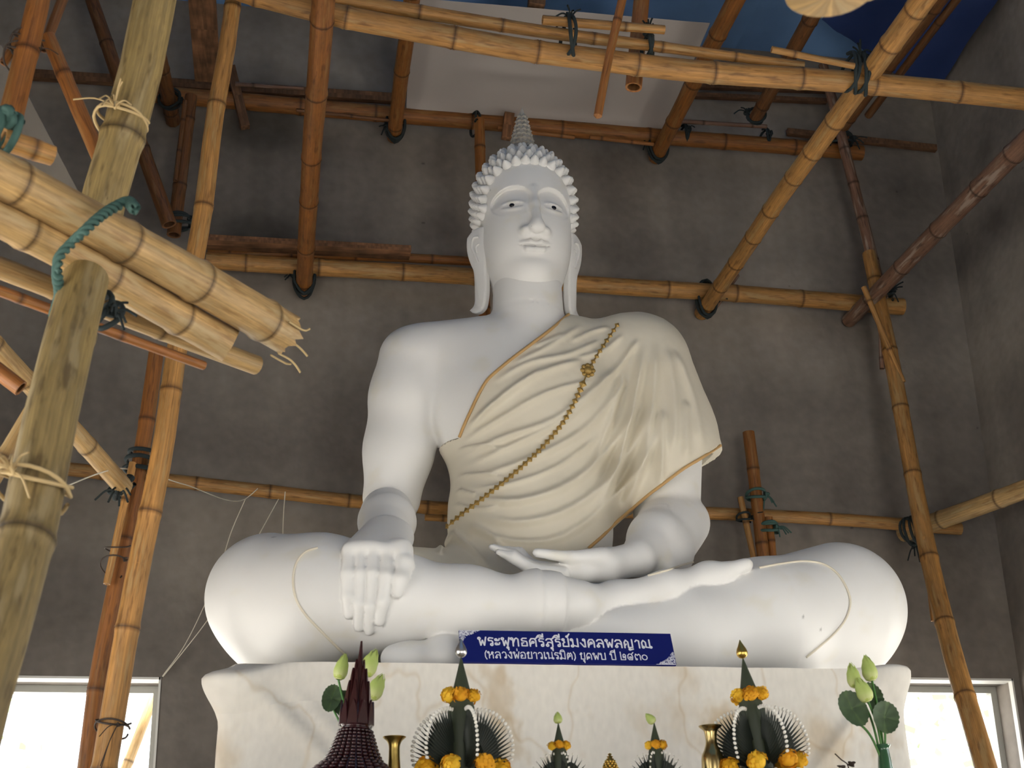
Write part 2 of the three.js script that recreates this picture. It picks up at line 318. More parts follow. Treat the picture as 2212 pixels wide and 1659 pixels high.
// near left standards and bundles
const bigA = [PY(-60, 345, 2.98), PY(200, 482, 2.98), PY(400, 592, 2.98), PY(632, 728, 2.98)];
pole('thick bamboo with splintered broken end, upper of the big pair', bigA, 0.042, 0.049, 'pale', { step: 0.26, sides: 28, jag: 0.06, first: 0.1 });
{ // loose fibres at the splintered end
  const e = scene.children[scene.children.length - 1], d = bigA[3].clone().sub(bigA[2]).normalize();
  for (const [u, v, l, b] of [[640, 745, 0.045, -0.014], [628, 778, 0.04, -0.02], [612, 782, 0.03, 0.004], [652, 712, 0.03, 0.012]]) { const q = PY(u, v, 2.97); mesh('splinter', tube([q.clone().addScaledVector(d, -0.05), q, q.clone().addScaledVector(d, l * 0.6).add(V(0, b * 0.4, 0)), q.clone().addScaledVector(d, l).add(V(0, b, 0.004))], 0.0026, 14, 5), fibreMat, e); }
}
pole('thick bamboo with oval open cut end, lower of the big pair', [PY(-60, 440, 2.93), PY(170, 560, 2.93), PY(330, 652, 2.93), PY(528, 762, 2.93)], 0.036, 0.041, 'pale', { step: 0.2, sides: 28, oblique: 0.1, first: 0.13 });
pole('bamboo lying under the big pair with pale cut end', [PY(-40, 563, 2.98), PY(200, 655, 2.98), PY(555, 788, 2.98)], 0.024, 0.024, 'pale', { step: 0.32 });
stick('reddish thin bamboo below the pole under the big pair', [PY(-40, 613, 2.9), PY(200, 702, 2.9), PY(441, 790, 2.9)], 0.012, 'brown', { step: 0.3 });
stick('short yellow bamboo stub lying on the big pair', [PY(6, 299, 3.08), PY(114, 336, 3.08)], 0.022, 'tan', { sides: 16 });
pole('stout mottled bamboo post supporting the big pair', toFloor([PY(185, 600, 2.885), ...line(-2.66, [115, 880, -2.66], [75, 1080, -2.62], [13, 1300, -2.56], [-50, 1500, -2.5])]), 0.046, 0.062, 'grey', { step: 0.62, sides: 24, first: 0.66 });
pole('tall thick bamboo post rising behind the big pair', toFloor(line(-3.1, [352, -90], [335, 0], [292, 200], [228, 420], [175, 640])), 0.05, 0.052, 'grey', { step: 0.5, sides: 22, first: 0.52 });
pole('dark wired bamboo post at picture corner above the stub', line(-3.2, [95, -60], [80, 20], [20, 270]), 0.027, 0.029, 'brown', { step: 0.3 });
stick('slim bamboo wired to the dark corner post, open end down', line(-3.27, [90, 10], [8, 137]), 0.012, 'brown', { step: 0.4 });
stick('split bamboo tied behind the dark corner post', line(-3.3, [150, -40], [92, 108]), 0.014, 'dark', { step: 0.4 });
pole('slanting bamboo brace below the dark corner post', line(-3.26, [104, 78], [160, 210], [240, 395]), 0.018, 0.02, 'brown', { step: 0.34 });
pole('slanting dark bamboo brace crossing the brown wall board', line(-6.1, [188, -30], [280, 240], [366, 485]), 0.031, 0.034, 'dark', { step: 0.5 });
pole('dark upright bamboo tied below the brown wall board', line(-6.24, [412, 208], [395, 350], [376, 508]), 0.029, 0.032, 'dark', { step: 0.4 });
stick('slim bamboo strip tied on the dark upright', line(-6.2, [400, 218], [390, 300], [378, 390]), 0.012, 'dark');
pole('tall leaning bamboo post left of the statue, brightest one', toFloor(line(-4.5, [515, -70], [505, 0], [490, 110], [465, 250], [440, 450], [425, 540], [385, 740], [350, 980], [295, 1250], [225, 1659])), 0.028, 0.043, 'tan', { step: 0.36, sides: 18 });
pole('brown bamboo post close behind the bright leaning post', toFloor(line(-4.72, [340, 752], [310, 960], [265, 1200], [215, 1450], [188, 1659])), 0.025, 0.032, 'brown', { step: 0.44 });
stick('split bamboo strip wired beside the brown post', line(-4.66, [287, 1000], [262, 1120], [231, 1262]), 0.0125, 'tan', { step: 0.28 });
pole('pale bamboo brace sloping down to the brown post', line(-3.9, [-40, 712], [75, 840, -4.15], [160, 932, -4.35], [267, 1054, -4.62]), 0.028, 0.03, 'pale', { step: 0.2 });
pole('bamboo brace slanting away behind the stout mottled post', line(-3.3, [92, 850], [-30, 1060]), 0.018, 0.02, 'pale', { step: 0.3 });
stick('bundle stick end sticking out behind the stout mottled post', line(-3.5, [-40, 772], [46, 838]), 0.022, 'brown', { step: 0.3 });
// right and back standards
pole('bark-flecked upright bamboo near the right wall corner', line(-6.28, [1778, 140], [1830, 345], [1868, 490], [1906, 645]), 0.025, 0.03, 'bark', { step: 0.22 });
pole('tall leaning bamboo post in front of the right window', toFloor([...line(-6.2, [1876, 548, -6.26], [1925, 770, -6.17], [1985, 1100, -6.02], [2050, 1380, -5.8], [2130, 1659, -5.5])]), 0.034, 0.052, 'tan', { step: 0.38 });
stick('slim bamboo strip slanting across the tall leaning post', line(-6.13, [1866, 620], [1951, 826]), 0.0135, 'tan', { step: 0.22 });
stick('short bamboo strip hanging beside the tall leaning post joint', line(-6.2, [1903, 660], [1906, 797]), 0.014, 'bark', { step: 0.22 });
stick('thin bamboo strip tied low on the tall leaning post', line(-5.95, [1996, 1160], [2016, 1342]), 0.011, 'tan', { step: 0.3 });
pole('bamboo upright with cut top standing behind the statue knee', toFloor(line(-6.28, [1616, 934], [1650, 1210])), 0.028, 0.03, 'brown', { step: 0.3 });
stick('slim bamboo tied left of the cut-top upright', line(-6.3, [1600, 1074], [1634, 1230]), 0.015, 'tan');
stick('slim bamboo tied right of the cut-top upright', line(-6.3, [1660, 1118], [1672, 1230]), 0.02, 'brown');
stick('short bamboo tied where the bright pole meets the wall rail', line(-6.42, [1593, 594], [1543, 668]), 0.014, 'bark');
pole('bamboo upright standing hidden behind the statue head', toFloor(line(-6.3, [1036, 258], [1046, 680])), 0.026, 0.03, 'brown', { step: 0.3 });
stick('thin bamboo under the dark rail beside the left sheet pole', line(-6.33, [640, 238], [862, 262]), 0.009, 'dark', { step: 0.4 });
stick('thin bamboo under the dark rail right of the spire', line(-6.33, [1075, 277], [1241, 297]), 0.011, 'brown', { step: 0.2 });
stick('thin bamboo under the dark rail ending at the right sheet pole', line(-6.33, [1274, 296], [1412, 311]), 0.011, 'brown', { step: 0.14 });
stick('pale thin bamboo lying on top of the dark rail', line(-6.35, [1472, 262], [1656, 273]), 0.012, 'bark', { step: 0.3 });
stick('pale thin bamboo lying on the brown wall board', line(-6.33, [508, 181], [656, 191]), 0.011, 'bark', { step: 0.2 });
// sawn timber
timber('long brown board along back wall above the dark rail', P(60, 161, -6.43), P(862, 214, -6.43), 0.035, 0.05);
timber('weathered board lying on the rail at head height', P(440, 522, -6.36), P(886, 546, -6.36), 0.1, 0.03, { mat: timberPale });
timber('wide old plank under the ceiling beside the leaning post', PY(449, 172, 5.64), PY(432, -70, 5.64), 0.12, 0.03, { mat: timberPale });
timber('small slanting timber strut behind the leaning post', P(498, 145, -6.36), P(530, 276, -6.36), 0.045, 0.04);
timber('greyish board right of the sheet above the dark rail', P(1495, 183, -6.44), P(1795, 193, -6.44), 0.03, 0.045);
timber('reddish batten right of the sheet between board and rail', P(1492, 206, -6.44), P(1785, 219, -6.44), 0.03, 0.026);
timber('dark batten continuing the rail towards the right wall', P(1700, 285, -6.44), P(2022, 321, -6.44), 0.03, 0.036);
timber('short timber block hanging behind the hair spire', P(1100, 246, -6.32), P(1094, 300, -6.32), 0.05, 0.035, { mat: timberPale });
timber('square timber hanger above the near edge of the sheet', P(1158, 17, -5.52), P(1172, -150, -5.52), 0.075, 0.06);
timber('plastered wide plank leaning in the upper corner behind the posts', P(-75, 130, -4.9), P(95, 460, -4.9), 0.28, 0.04, { mat: std(S(160, 150, 138), 0.95, { bumpMap: cementBump, bumpScale: 0.004 }), up: V(0, 0, 1) });
// two thick culms hanging close overhead
pole('thick rounded bamboo end hanging overhead, wider of the two', [PY(1795, -20, 2.86).add(V(0, 3.4, 0)), PY(1795, -20, 2.86).add(V(0, 1, 0)), PY(1795, -24, 2.86)], 0.06, 0.066, 'pale', { step: 0.4, sides: 26, endHollow: false });
pole('thinner rounded bamboo end hanging overhead beside the wide one', [PY(1868, -22, 2.9).add(V(0, 3.36, 0)), PY(1868, -22, 2.9).add(V(0, 1, 0)), PY(1868, -22, 2.9)], 0.03, 0.032, 'pale', { step: 0.4, sides: 22, endHollow: false });

// white sheet laid over the poles above the spire
{
  const nx = 60, nz = 30, g = new THREE.PlaneGeometry(1, 1, nx, nz), p = g.attributes.position, a = PY(878, 226, 5.68), b = PY(1436, 272, 5.68), c = PY(888, -6, 5.68), d = PY(1534, 50, 5.68);
  for (let i = 0; i < p.count; i++) {
    const u = p.getX(i) + 0.5, w = p.getY(i) + 0.5, q = a.clone().lerp(b, u).lerp(c.clone().lerp(d, u), w);
    q.y += 0.012 * fbm(u * 2.2, w * 3, 4, 3) - 0.014 * Math.exp(-(((w - 0.42) / 0.06) ** 2)) * sstep(0.1, 0.3, u) * sstep(0.75, 0.4, u) - 0.02 * Math.exp(-w * 26) ;
    p.setXYZ(i, q.x, q.y, q.z);
  }
  g.computeVertexNormals();
  tag(mesh('canopy_sheet', g, std(S(186, 178, 174), 0.85, { side: THREE.DoubleSide })), 'white sheet stretched over the poles above the statue', 'sheet');
}
// dark blue plastic hung below the ceiling at the right
{
  const g = new THREE.PlaneGeometry(1, 1, 30, 24), p = g.attributes.position, a = PY(1775, 42, 6.2), b = P(2010, 215, -6.42), c = PY(1890, -160, 6.2), d = V(3.58, 6.16, -5.0);
  for (let i = 0; i < p.count; i++) { const u = p.getX(i) + 0.5, w = p.getY(i) + 0.5, q = a.clone().lerp(b, u).lerp(c.clone().lerp(d, u), w); q.y += 0.03 * fbm(u * 5, w * 5, 9, 3); p.setXYZ(i, q.x, q.y, q.z); }
  g.computeVertexNormals();
  tag(mesh('blue_tarp', g, std(S(44, 64, 118), 0.5, { side: THREE.DoubleSide })), 'dark blue plastic tarp hanging at the ceiling corner', 'tarp');
}
// lashings
lashing('dark rope lashing where the pole over broken ends meets the wall rail', V(0.222, 4.715, -6.4), Z, 0.041, { stretch: 2.0, turns: 3, knot: V(-1, 0, 0.5), pitch: 0.03 });
lashing('dark rope lashing at the wall end of the left sheet pole', V(0.646, 5.585, -6.4), Z, 0.037, { stretch: 2.0, turns: 3, knot: V(-0.7, -0.4, 0.6) });
lashing('dark rope lashing at the wall end of the right sheet pole', V(2.0, 5.585, -6.41), Z, 0.041, { stretch: 1.9, turns: 3, knot: V(-1, 0.2, 0.4) });
lashing('dark rope knot at the foot of the dark weathered pole', V(2.413, 5.59, -6.08), Z, 0.035, { turns: 2, knot: V(-1, 0.4, 0) });
lashing('dark rope lashing at the lower end of the long bright pole', V(2.185, 4.71, -6.39), Z, 0.039, { stretch: 2.0, turns: 3, knot: V(0.8, 0, 0.6) });
lashing('dark rope lashing joining the bright pole to the bowed front rail', P(1853, 158, -4.4), V(1, -0.1, 0), 0.052, { turns: 4, knot: V(0, 1, 0.6), tails: 8, tailLen: 0.08, pitch: 0.02, stretch: 1.3 });
lashing('dark rope lashing at the joint of the splashed pole and wall rail', P(1900, 640, -6.33), V(0.3, -1, 0), 0.055, { turns: 4, knot: V(1, 0, 0.3), tails: 6 });
lashing('dark rope loop holding the pale pole to the leaning post', P(1972, 1146, -6.22), V(0.55, 0, 1), 0.055, { turns: 3, knot: V(0.2, -1, 0.3), tails: 6 });
lashing('dark green rope on the cut-top upright above the rail', P(1632, 1072, -6.27), Y, 0.034, { turns: 2, mat: ropeGreen });
lashing('dark green rope low on the cut-top upright at the rail', P(1658, 1140, -6.28), Y, 0.036, { turns: 3, mat: ropeGreen, knot: V(1, 0, 0.5) });
lashing('dark rope on the slim bamboo left of the cut-top upright', P(1606, 1120, -6.3), Y, 0.025, { turns: 2, r: 0.005 });
lashing('dark rope tying the short cut bamboo over the front rails', P(1232, 78, -4.38), X, 0.055, { turns: 2, knot: V(0, 1, 0.3), tails: 7, tailLen: 0.1, stretch: 1.2 });
lashing('dark rope tuft on the thin front rail near the hollow end', P(1402, 98, -4.42), X, 0.036, { turns: 2, knot: V(0, 1, 0.2), tails: 7 });
lashing('dark rope at the foot of the slanting dark brace', P(385, 478, -6.2), Y, 0.045, { turns: 3, knot: V(1, 0.2, 0.3), tails: 7 });
lashing('dark rope around the short roped bamboo under the wall board', PY(366, 214, 5.56), Z, 0.042, { turns: 2, tails: 2 });
lashing('dark rope tying the hidden upright to the dark rail', P(1030, 268, -6.36), X, 0.052, { turns: 2, knot: V(-0.3, -0.4, 1), tails: 3 });
lashing('dark rope at the top of the bark-flecked upright on the dark rail', P(1816, 304, -6.33), Y, 0.05, { turns: 3, tails: 5 });
lashing('dark rope band around the right part of the dark rail', P(1655, 300, -6.4), X, 0.046, { turns: 2, tails: 0, r: 0.006 });
lashing('dark rope band on the dark rail beside the right sheet pole', P(1480, 292, -6.4), X, 0.046, { turns: 2, tails: 2, r: 0.006 });
lashing('dark rope rings at the top of the split strip on the brown post', P(303, 1000, -4.7), V(-0.2, -1, 0), 0.036, { turns: 3, pitch: 0.03, tilt: 0.1, tails: 1 });
lashing('dark rope holding the pale brace to the brown post', P(264, 1052, -4.64), V(0.7, -0.8, -0.4), 0.034, { turns: 2, knot: V(0.4, -1, 0.4), tails: 7 });
lashing('thin wire tying the split strip low on the brown post', P(247, 1206, -4.68), V(-0.2, -1, 0), 0.034, { turns: 2, r: 0.0025, mat: wireMat, tails: 2, pitch: 0.05 });
lashing('wire with a dry twig knot low on the bright leaning post', P(243, 1568, -4.5), V(-0.17, -1, 0), 0.045, { turns: 2, r: 0.003, mat: wireMat, knot: V(0.4, 0, 1), tails: 3, tailLen: 0.14 });
lashing('wire twist around the dark corner post', P(50, 105, -3.22), V(-0.3, -1, 0), 0.034, { turns: 4, r: 0.0025, mat: wireMat, tails: 2, pitch: 0.02, tilt: 0.6 });
lashing('raffia twist tied round the tall thick post', P(262, 262, -3.1), V(-0.25, -1, 0), 0.056, { turns: 2, r: 0.004, mat: fibreMat, knot: V(-0.2, 0, 1), tails: 8, tailLen: 0.11, tilt: 0.25 });
lashing('raffia knot tied round the stout mottled post', P(70, 1050, -2.62), V(-0.25, -1, 0), 0.062, { turns: 2, r: 0.004, mat: fibreMat, knot: V(-0.5, 0, 1), tails: 10, tailLen: 0.1, tilt: 0.3 });
lashing('black frayed rope behind the top of the stout mottled post', P(222, 672, -2.86), V(0.6, -0.4, -0.7), 0.026, { turns: 3, knot: V(1, -0.6, 0.3), tails: 7, tailLen: 0.05, r: 0.006 });
{ // green rope slung diagonally over the big pair
  const g = group('green_rope', 'green twisted rope slung over the big pair of bamboo', 'rope');
  const w = [PY(292, 452, 2.985), PY(272, 437, 3.03).add(V(0, 0, 0.0)), PY(235, 455, 3.0), PY(205, 478, 2.965), PY(180, 502, 2.94), PY(150, 530, 2.925), PY(128, 556, 2.9), PY(124, 590, 2.87), PY(128, 640, 2.85), PY(116, 680, 2.82)];
  const cam = w.map((q) => q.clone().addScaledVector(EYE.clone().sub(q).normalize(), 0.055));
  const cv = new THREE.CatmullRomCurve3(cam), n = 90;
  for (let k = 0; k < 3; k++) {
    const pts = [];
    for (let i = 0; i <= n; i++) { const t = i / n, c = cv.getPointAt(t), a = t * 60 + (k * Math.PI * 2) / 3; pts.push(c.add(V(Math.cos(a) * 0.006, Math.sin(a) * 0.006, Math.sin(a + 1) * 0.006))); }
    mesh('strand', tube(pts, 0.006, 220, 6), ropeGreen, g);
  }
}
lashing('green rope coil at the picture corner on the yellow stub', PY(8, 285, 3.08), V(1, -0.2, -0.3), 0.03, { turns: 3, r: 0.008, mat: ropeGreen, tails: 0 });

// ---------------------------------------------------------------- implicit surfaces (surface nets)
const smin = (a, b, k) => { const h = Math.max(k - Math.abs(a - b), 0) / k; return Math.min(a, b) - h * h * k * 0.25; };
const smax = (a, b, k) => -smin(-a, -b, k);
// tapered capsule, ellipsoid
const cone = (a, b, ra, rb) => { const ax = a.x, ay = a.y, az = a.z, bx = b.x - ax, by = b.y - ay, bz = b.z - az, q = 1 / (bx * bx + by * by + bz * bz); return (x, y, z) => { const px = x - ax, py = y - ay, pz = z - az; let t = (px * bx + py * by + pz * bz) * q; t = t < 0 ? 0 : t > 1 ? 1 : t; const dx = px - bx * t, dy = py - by * t, dz = pz - bz * t; return Math.sqrt(dx * dx + dy * dy + dz * dz) - ra - (rb - ra) * t; }; };
const ell = (c, rx, ry, rz) => (x, y, z) => { const px = (x - c.x) / rx, py = (y - c.y) / ry, pz = (z - c.z) / rz, k0 = Math.sqrt(px * px + py * py + pz * pz); if (k0 < 1e-6) return -Math.min(rx, ry, rz); const qx = px / rx, qy = py / ry, qz = pz / rz; return (k0 * (k0 - 1)) / Math.sqrt(qx * qx + qy * qy + qz * qz); };
const chain = (pts, k = 0.02) => { const cs = []; for (let i = 0; i < pts.length - 1; i++) cs.push(cone(pts[i][0], pts[i + 1][0], pts[i][1], pts[i + 1][1])); return (x, y, z) => { let d = cs[0](x, y, z); for (let i = 1; i < cs.length; i++) d = smin(d, cs[i](x, y, z), k); return d; }; };
const blend = (fs, k) => (x, y, z) => { let d = fs[0](x, y, z); for (let i = 1; i < fs.length; i++) d = smin(d, fs[i](x, y, z), k); return d; };
function surfaceNets(f, lo, hi, h, colour) {
  const nx = Math.ceil((hi.x - lo.x) / h) + 1, ny = Math.ceil((hi.y - lo.y) / h) + 1, nz = Math.ceil((hi.z - lo.z) / h) + 1, B = 8;
  const F = new Float32Array(nx * ny * nz).fill(1), at = (i, j, k) => (k * ny + j) * nx + i;
  for (let k0 = 0; k0 < nz; k0 += B) for (let j0 = 0; j0 < ny; j0 += B) for (let i0 = 0; i0 < nx; i0 += B) {
    const c = f(lo.x + (i0 + B / 2) * h, lo.y + (j0 + B / 2) * h, lo.z + (k0 + B / 2) * h), far = Math.abs(c) > B * h * 1.5 + 0.03;
    for (let k = k0; k < Math.min(nz, k0 + B); k++) for (let j = j0; j < Math.min(ny, j0 + B); j++) for (let i = i0; i < Math.min(nx, i0 + B); i++) F[at(i, j, k)] = far ? c : f(lo.x + i * h, lo.y + j * h, lo.z + k * h);
  }
  const id = new Int32Array(nx * ny * nz).fill(-1), pos = [];
  const C = [[0, 0, 0], [1, 0, 0], [0, 1, 0], [1, 1, 0], [0, 0, 1], [1, 0, 1], [0, 1, 1], [1, 1, 1]], E = [[0, 1], [2, 3], [4, 5], [6, 7], [0, 2], [1, 3], [4, 6], [5, 7], [0, 4], [1, 5], [2, 6], [3, 7]];
  const v = new Float32Array(8);
  for (let k = 0; k < nz - 1; k++) for (let j = 0; j < ny - 1; j++) for (let i = 0; i < nx - 1; i++) {
    let m = 0;
    for (let c = 0; c < 8; c++) { v[c] = F[at(i + C[c][0], j + C[c][1], k + C[c][2])]; if (v[c] < 0) m |= 1 << c; }
    if (m === 0 || m === 255) continue;
    let sx = 0, sy = 0, sz = 0, n = 0;
    for (const [a, b] of E) { if ((v[a] < 0) === (v[b] < 0)) continue; const t = v[a] / (v[a] - v[b]); sx += C[a][0] + (C[b][0] - C[a][0]) * t; sy += C[a][1] + (C[b][1] - C[a][1]) * t; sz += C[a][2] + (C[b][2] - C[a][2]) * t; n++; }
    id[at(i, j, k)] = pos.length / 3;
    pos.push(lo.x + (i + sx / n) * h, lo.y + (j + sy / n) * h, lo.z + (k + sz / n) * h);
  }
  const idx = [], quad = (a, b, c, d, flip) => { if (a < 0 || b < 0 || c < 0 || d < 0) return; if (flip) idx.push(a, c, b, a, d, c); else idx.push(a, b, c, a, c, d); };
  for (let k = 1; k < nz - 1; k++) for (let j = 1; j < ny - 1; j++) for (let i = 1; i < nx - 1; i++) {
    const s = F[at(i, j, k)] < 0;
    if (s !== F[at(i + 1, j, k)] < 0) quad(id[at(i, j - 1, k - 1)], id[at(i, j, k - 1)], id[at(i, j, k)], id[at(i, j - 1, k)], !s);
    if (s !== F[at(i, j + 1, k)] < 0) quad(id[at(i - 1, j, k - 1)], id[at(i - 1, j, k)], id[at(i, j, k)], id[at(i, j, k - 1)], !s);
    if (s !== F[at(i, j, k + 1)] < 0) quad(id[at(i - 1, j - 1, k)], id[at(i, j - 1, k)], id[at(i, j, k)], id[at(i - 1, j, k)], !s);
  }
  const g = new THREE.BufferGeometry(), nn = new Float32Array(pos.length), e = h * 0.35;
  const p = new Float32Array(pos);
  for (let i = 0; i < p.length; i += 3) {
    let x = p[i], y = p[i + 1], z = p[i + 2], gx, gy, gz, l;
    for (let it = 0; it < 2; it++) {   // pull the vertex onto the surface
      const d = f(x, y, z);
      gx = f(x + e, y, z) - f(x - e, y, z); gy = f(x, y + e, z) - f(x, y - e, z); gz = f(x, y, z + e) - f(x, y, z - e);
      l = Math.hypot(gx, gy, gz) || 1;
      const stp = clamp((d * 2 * e) / l, -0.3 * h, 0.3 * h);
      x -= (gx / l) * stp; y -= (gy / l) * stp; z -= (gz / l) * stp;
    }
    p[i] = x; p[i + 1] = y; p[i + 2] = z;
    nn[i] = gx / l; nn[i + 1] = gy / l; nn[i + 2] = gz / l;
  }
  g.setAttribute('position', new THREE.BufferAttribute(p, 3));
  g.setAttribute('normal', new THREE.BufferAttribute(nn, 3));
  if (colour) { const c = new Float32Array(p.length); for (let i = 0; i < p.length; i += 3) { const q = colour(p[i], p[i + 1], p[i + 2]); c[i] = q[0]; c[i + 1] = q[1]; c[i + 2] = q[2]; } g.setAttribute('color', new THREE.BufferAttribute(c, 3)); }
  g.setIndex(idx);
  return g;
}

// ---------------------------------------------------------------- the seated statue (coordinates from the middle of its seat)
const O = V(1.13, 2.52, -5.45);
const J = (u, v, z) => P(u, v, z + O.z).sub(O);      // photo pixel at a depth in front of the statue's axis
const B3 = V;
// torso and arms
const torso = blend([
  ell(B3(-0.03, 0.32, -0.03), 0.4, 0.27, 0.3), ell(B3(-0.04, 0.72, 0.0), 0.315, 0.46, 0.225), ell(B3(-0.035, 1.18, 0.0), 0.4, 0.36, 0.245),
], 0.09);
const shoulders = blend([cone(B3(-0.43, 1.405, -0.03), B3(0.37, 1.43, -0.03), 0.135, 0.135), ell(B3(-0.04, 1.45, -0.02), 0.4, 0.12, 0.16)], 0.08);
const neck = cone(B3(-0.04, 1.42, 0.03), B3(-0.042, 1.85, 0.06), 0.15, 0.134);
const neckF = (x, y, z) => neck(x, y, z) + 0.004 * Math.exp(-(((y - 1.575) / 0.006) ** 2));
const rUpper = chain([[B3(-0.5, 1.388, -0.03), 0.137], [J(876, 860, -0.05), 0.129], [J(862, 970, -0.09), 0.124], [J(846, 1075, -0.12), 0.113]], 0.08);
const rFore = chain([[J(836, 1110, 0.0), 0.101], [J(836, 1128, 0.16), 0.1], [J(832, 1162, 0.33), 0.072]], 0.03);
const lUpper = chain([[B3(0.45, 1.4, -0.03), 0.137], [J(1450, 930, -0.05), 0.128], [J(1440, 1110, -0.02), 0.132]], 0.05);
const lFore = chain([[J(1441, 1132, 0.03), 0.118], [J(1415, 1165, 0.2), 0.098], [J(1378, 1205, 0.35), 0.066]], 0.04);
const lCuff = chain([[J(1472, 1130, 0.0), 0.112], [J(1440, 1200, 0.16), 0.088], [J(1425, 1232, 0.24), 0.075]], 0.05);
// legs: the viewer-left leg lies on top, its foot on the other thigh
const legsBack = blend([
  cone(B3(-0.28, 0.25, -0.08), B3(-0.98, 0.27, 0.16), 0.23, 0.21), cone(B3(0.3, 0.25, -0.08), B3(1.06, 0.28, 0.16), 0.23, 0.22),
], 0.06);
const rShin = chain([[J(585, 1292, 0.24), 0.228], [J(700, 1296, 0.38), 0.208], [J(850, 1300, 0.5), 0.15], [J(1010, 1303, 0.58), 0.108], [J(1150, 1304, 0.6), 0.075], [J(1195, 1303, 0.6), 0.072], [J(1240, 1303, 0.59), 0.062]], 0.09);
const lShin = chain([[J(1812, 1316, 0.22), 0.25], [J(1640, 1345, 0.36), 0.212], [J(1480, 1372, 0.45), 0.165], [J(1330, 1395, 0.5), 0.115], [J(1200, 1410, 0.53), 0.085]], 0.09);
const lFoot = chain([[J(1150, 1412, 0.54), 0.075], [J(960, 1420, 0.6), 0.065], [J(880, 1424, 0.62), 0.05], [J(850, 1422, 0.63), 0.042]], 0.04);
const hit = (f, ox, oy, oz, dx, dy, dz, n = 120, tmax = 3) => { let t = 0; for (let i = 0; i < n; i++) { const d = f(ox + dx * t, oy + dy * t, oz + dz * t); if (d < 0.0004) break; t += d * 0.8; if (t > tmax) return null; } return V(ox + dx * t, oy + dy * t, oz + dz * t); };
// a joint lying on a surface: where the pixel's ray meets it, lifted towards the viewer
const lieOn = (f, u, v, lift, vMin = 0) => { const d = dir(u, Math.max(v, vMin)), o = EYE.clone().sub(O), q = hit(f, o.x + d.x * 3, o.y + d.y * 3, o.z + d.z * 3, d.x, d.y, d.z, 220, 6); return J(u, v, (q ? q.z : 0.5) + lift); };
const rFoot = chain([[J(1200, 1303, 0.6), 0.07], [J(1250, 1302, 0.595), 0.06], [lieOn(lShin, 1330, 1296, 0.005), 0.058], [lieOn(lShin, 1440, 1270, 0.012), 0.053], [lieOn(lShin, 1530, 1246, 0.012, 1250), 0.045], [lieOn(lShin, 1572, 1236, 0.01, 1245), 0.036]], 0.05);
const toes = chain([[lieOn(lShin, 1572, 1232, 0.015, 1245), 0.029], [lieOn(lShin, 1612, 1220, 0.012, 1235), 0.024]], 0.02);
const aX1 = J(1163, 1300, 0.6).x, aX2 = J(1213, 1300, 0.6).x;
const legTop = (x, y, z) => { let d = smin(rShin(x, y, z), rFoot(x, y, z), 0.03); if (x > aX1 - 0.1 && x < aX2 + 0.1) d -= 0.007 * (sstep(aX1 + 0.004, aX1 - 0.006, x) + sstep(aX2 + 0.004, aX2 - 0.006, x)) * sstep(aX1 - 0.1, aX1 - 0.02, x); return smin(d, toes(x, y, z), 0.012); };
// hands
const legAll = (x, y, z) => Math.min(legsBack(x, y, z), rShin(x, y, z));
const wrist = J(832, 1158, 0.36);
const kn = [lieOn(legAll, 757, 1190, 0.0, 1205), lieOn(legAll, 783, 1188, 0.0, 1205), lieOn(legAll, 809, 1188, 0.0, 1205), lieOn(legAll, 838, 1192, 0.0, 1205)];
const rPalm = blend([...kn.map((k, i) => cone(wrist.clone().add(V((i - 1.5) * 0.02, -0.01, 0.02)), k, 0.06, i === 0 || i === 3 ? 0.03 : 0.032)), cone(wrist.clone().add(V(0.04, -0.02, 0.05)), lieOn(legAll, 866, 1196, -0.005, 1208), 0.05, 0.034)], 0.035);
const fing = [
  [kn[0], [752, 1240], [752, 1290], [754, 1327]], [kn[1], [780, 1240], [777, 1305], [776, 1354]], [kn[2], [807, 1240], [801, 1310], [797, 1362]], [kn[3], [835, 1245], [827, 1300], [820, 1342]],
].map((c) => chain([[c[0], 0.025], ...c.slice(1).map(([u, v], i) => [lieOn(legAll, u, v, 0.011 - i * 0.003), [0.0225, 0.0205, 0.0175][i]])], 0.008));
const rThumb = chain([[lieOn(legAll, 868, 1186, 0.0, 1205), 0.036], [lieOn(legAll, 874, 1218, 0.012), 0.029], [lieOn(legAll, 866, 1252, 0.012), 0.023], [lieOn(legAll, 859, 1282, 0.009), 0.016]], 0.015);
const lPalm = chain([[J(1378, 1206, 0.36), 0.062], [J(1310, 1222, 0.42), 0.058], [J(1250, 1234, 0.44), 0.042], [J(1200, 1238, 0.45), 0.034]], 0.03);
const lFing = [0, 1, 2, 3].map((i) => chain([[J(1215, 1240 - i * 2, 0.49 - i * 0.042), 0.027], [J(1150, 1232 - i * 3, 0.49 - i * 0.042), 0.023], [J(1108 + (i === 3 ? 14 : 0), 1204 - i * 3, 0.485 - i * 0.042), 0.02], [J(1062 + [14, 0, 4, 26][i], 1183 - i * 2 + [10, 0, 2, 8][i], 0.475 - i * 0.042), 0.011]], 0.012));
const lThumb = chain([[J(1300, 1205, 0.46), 0.038], [J(1232, 1204, 0.49), 0.022], [J(1160, 1194, 0.49), 0.016]], 0.012);

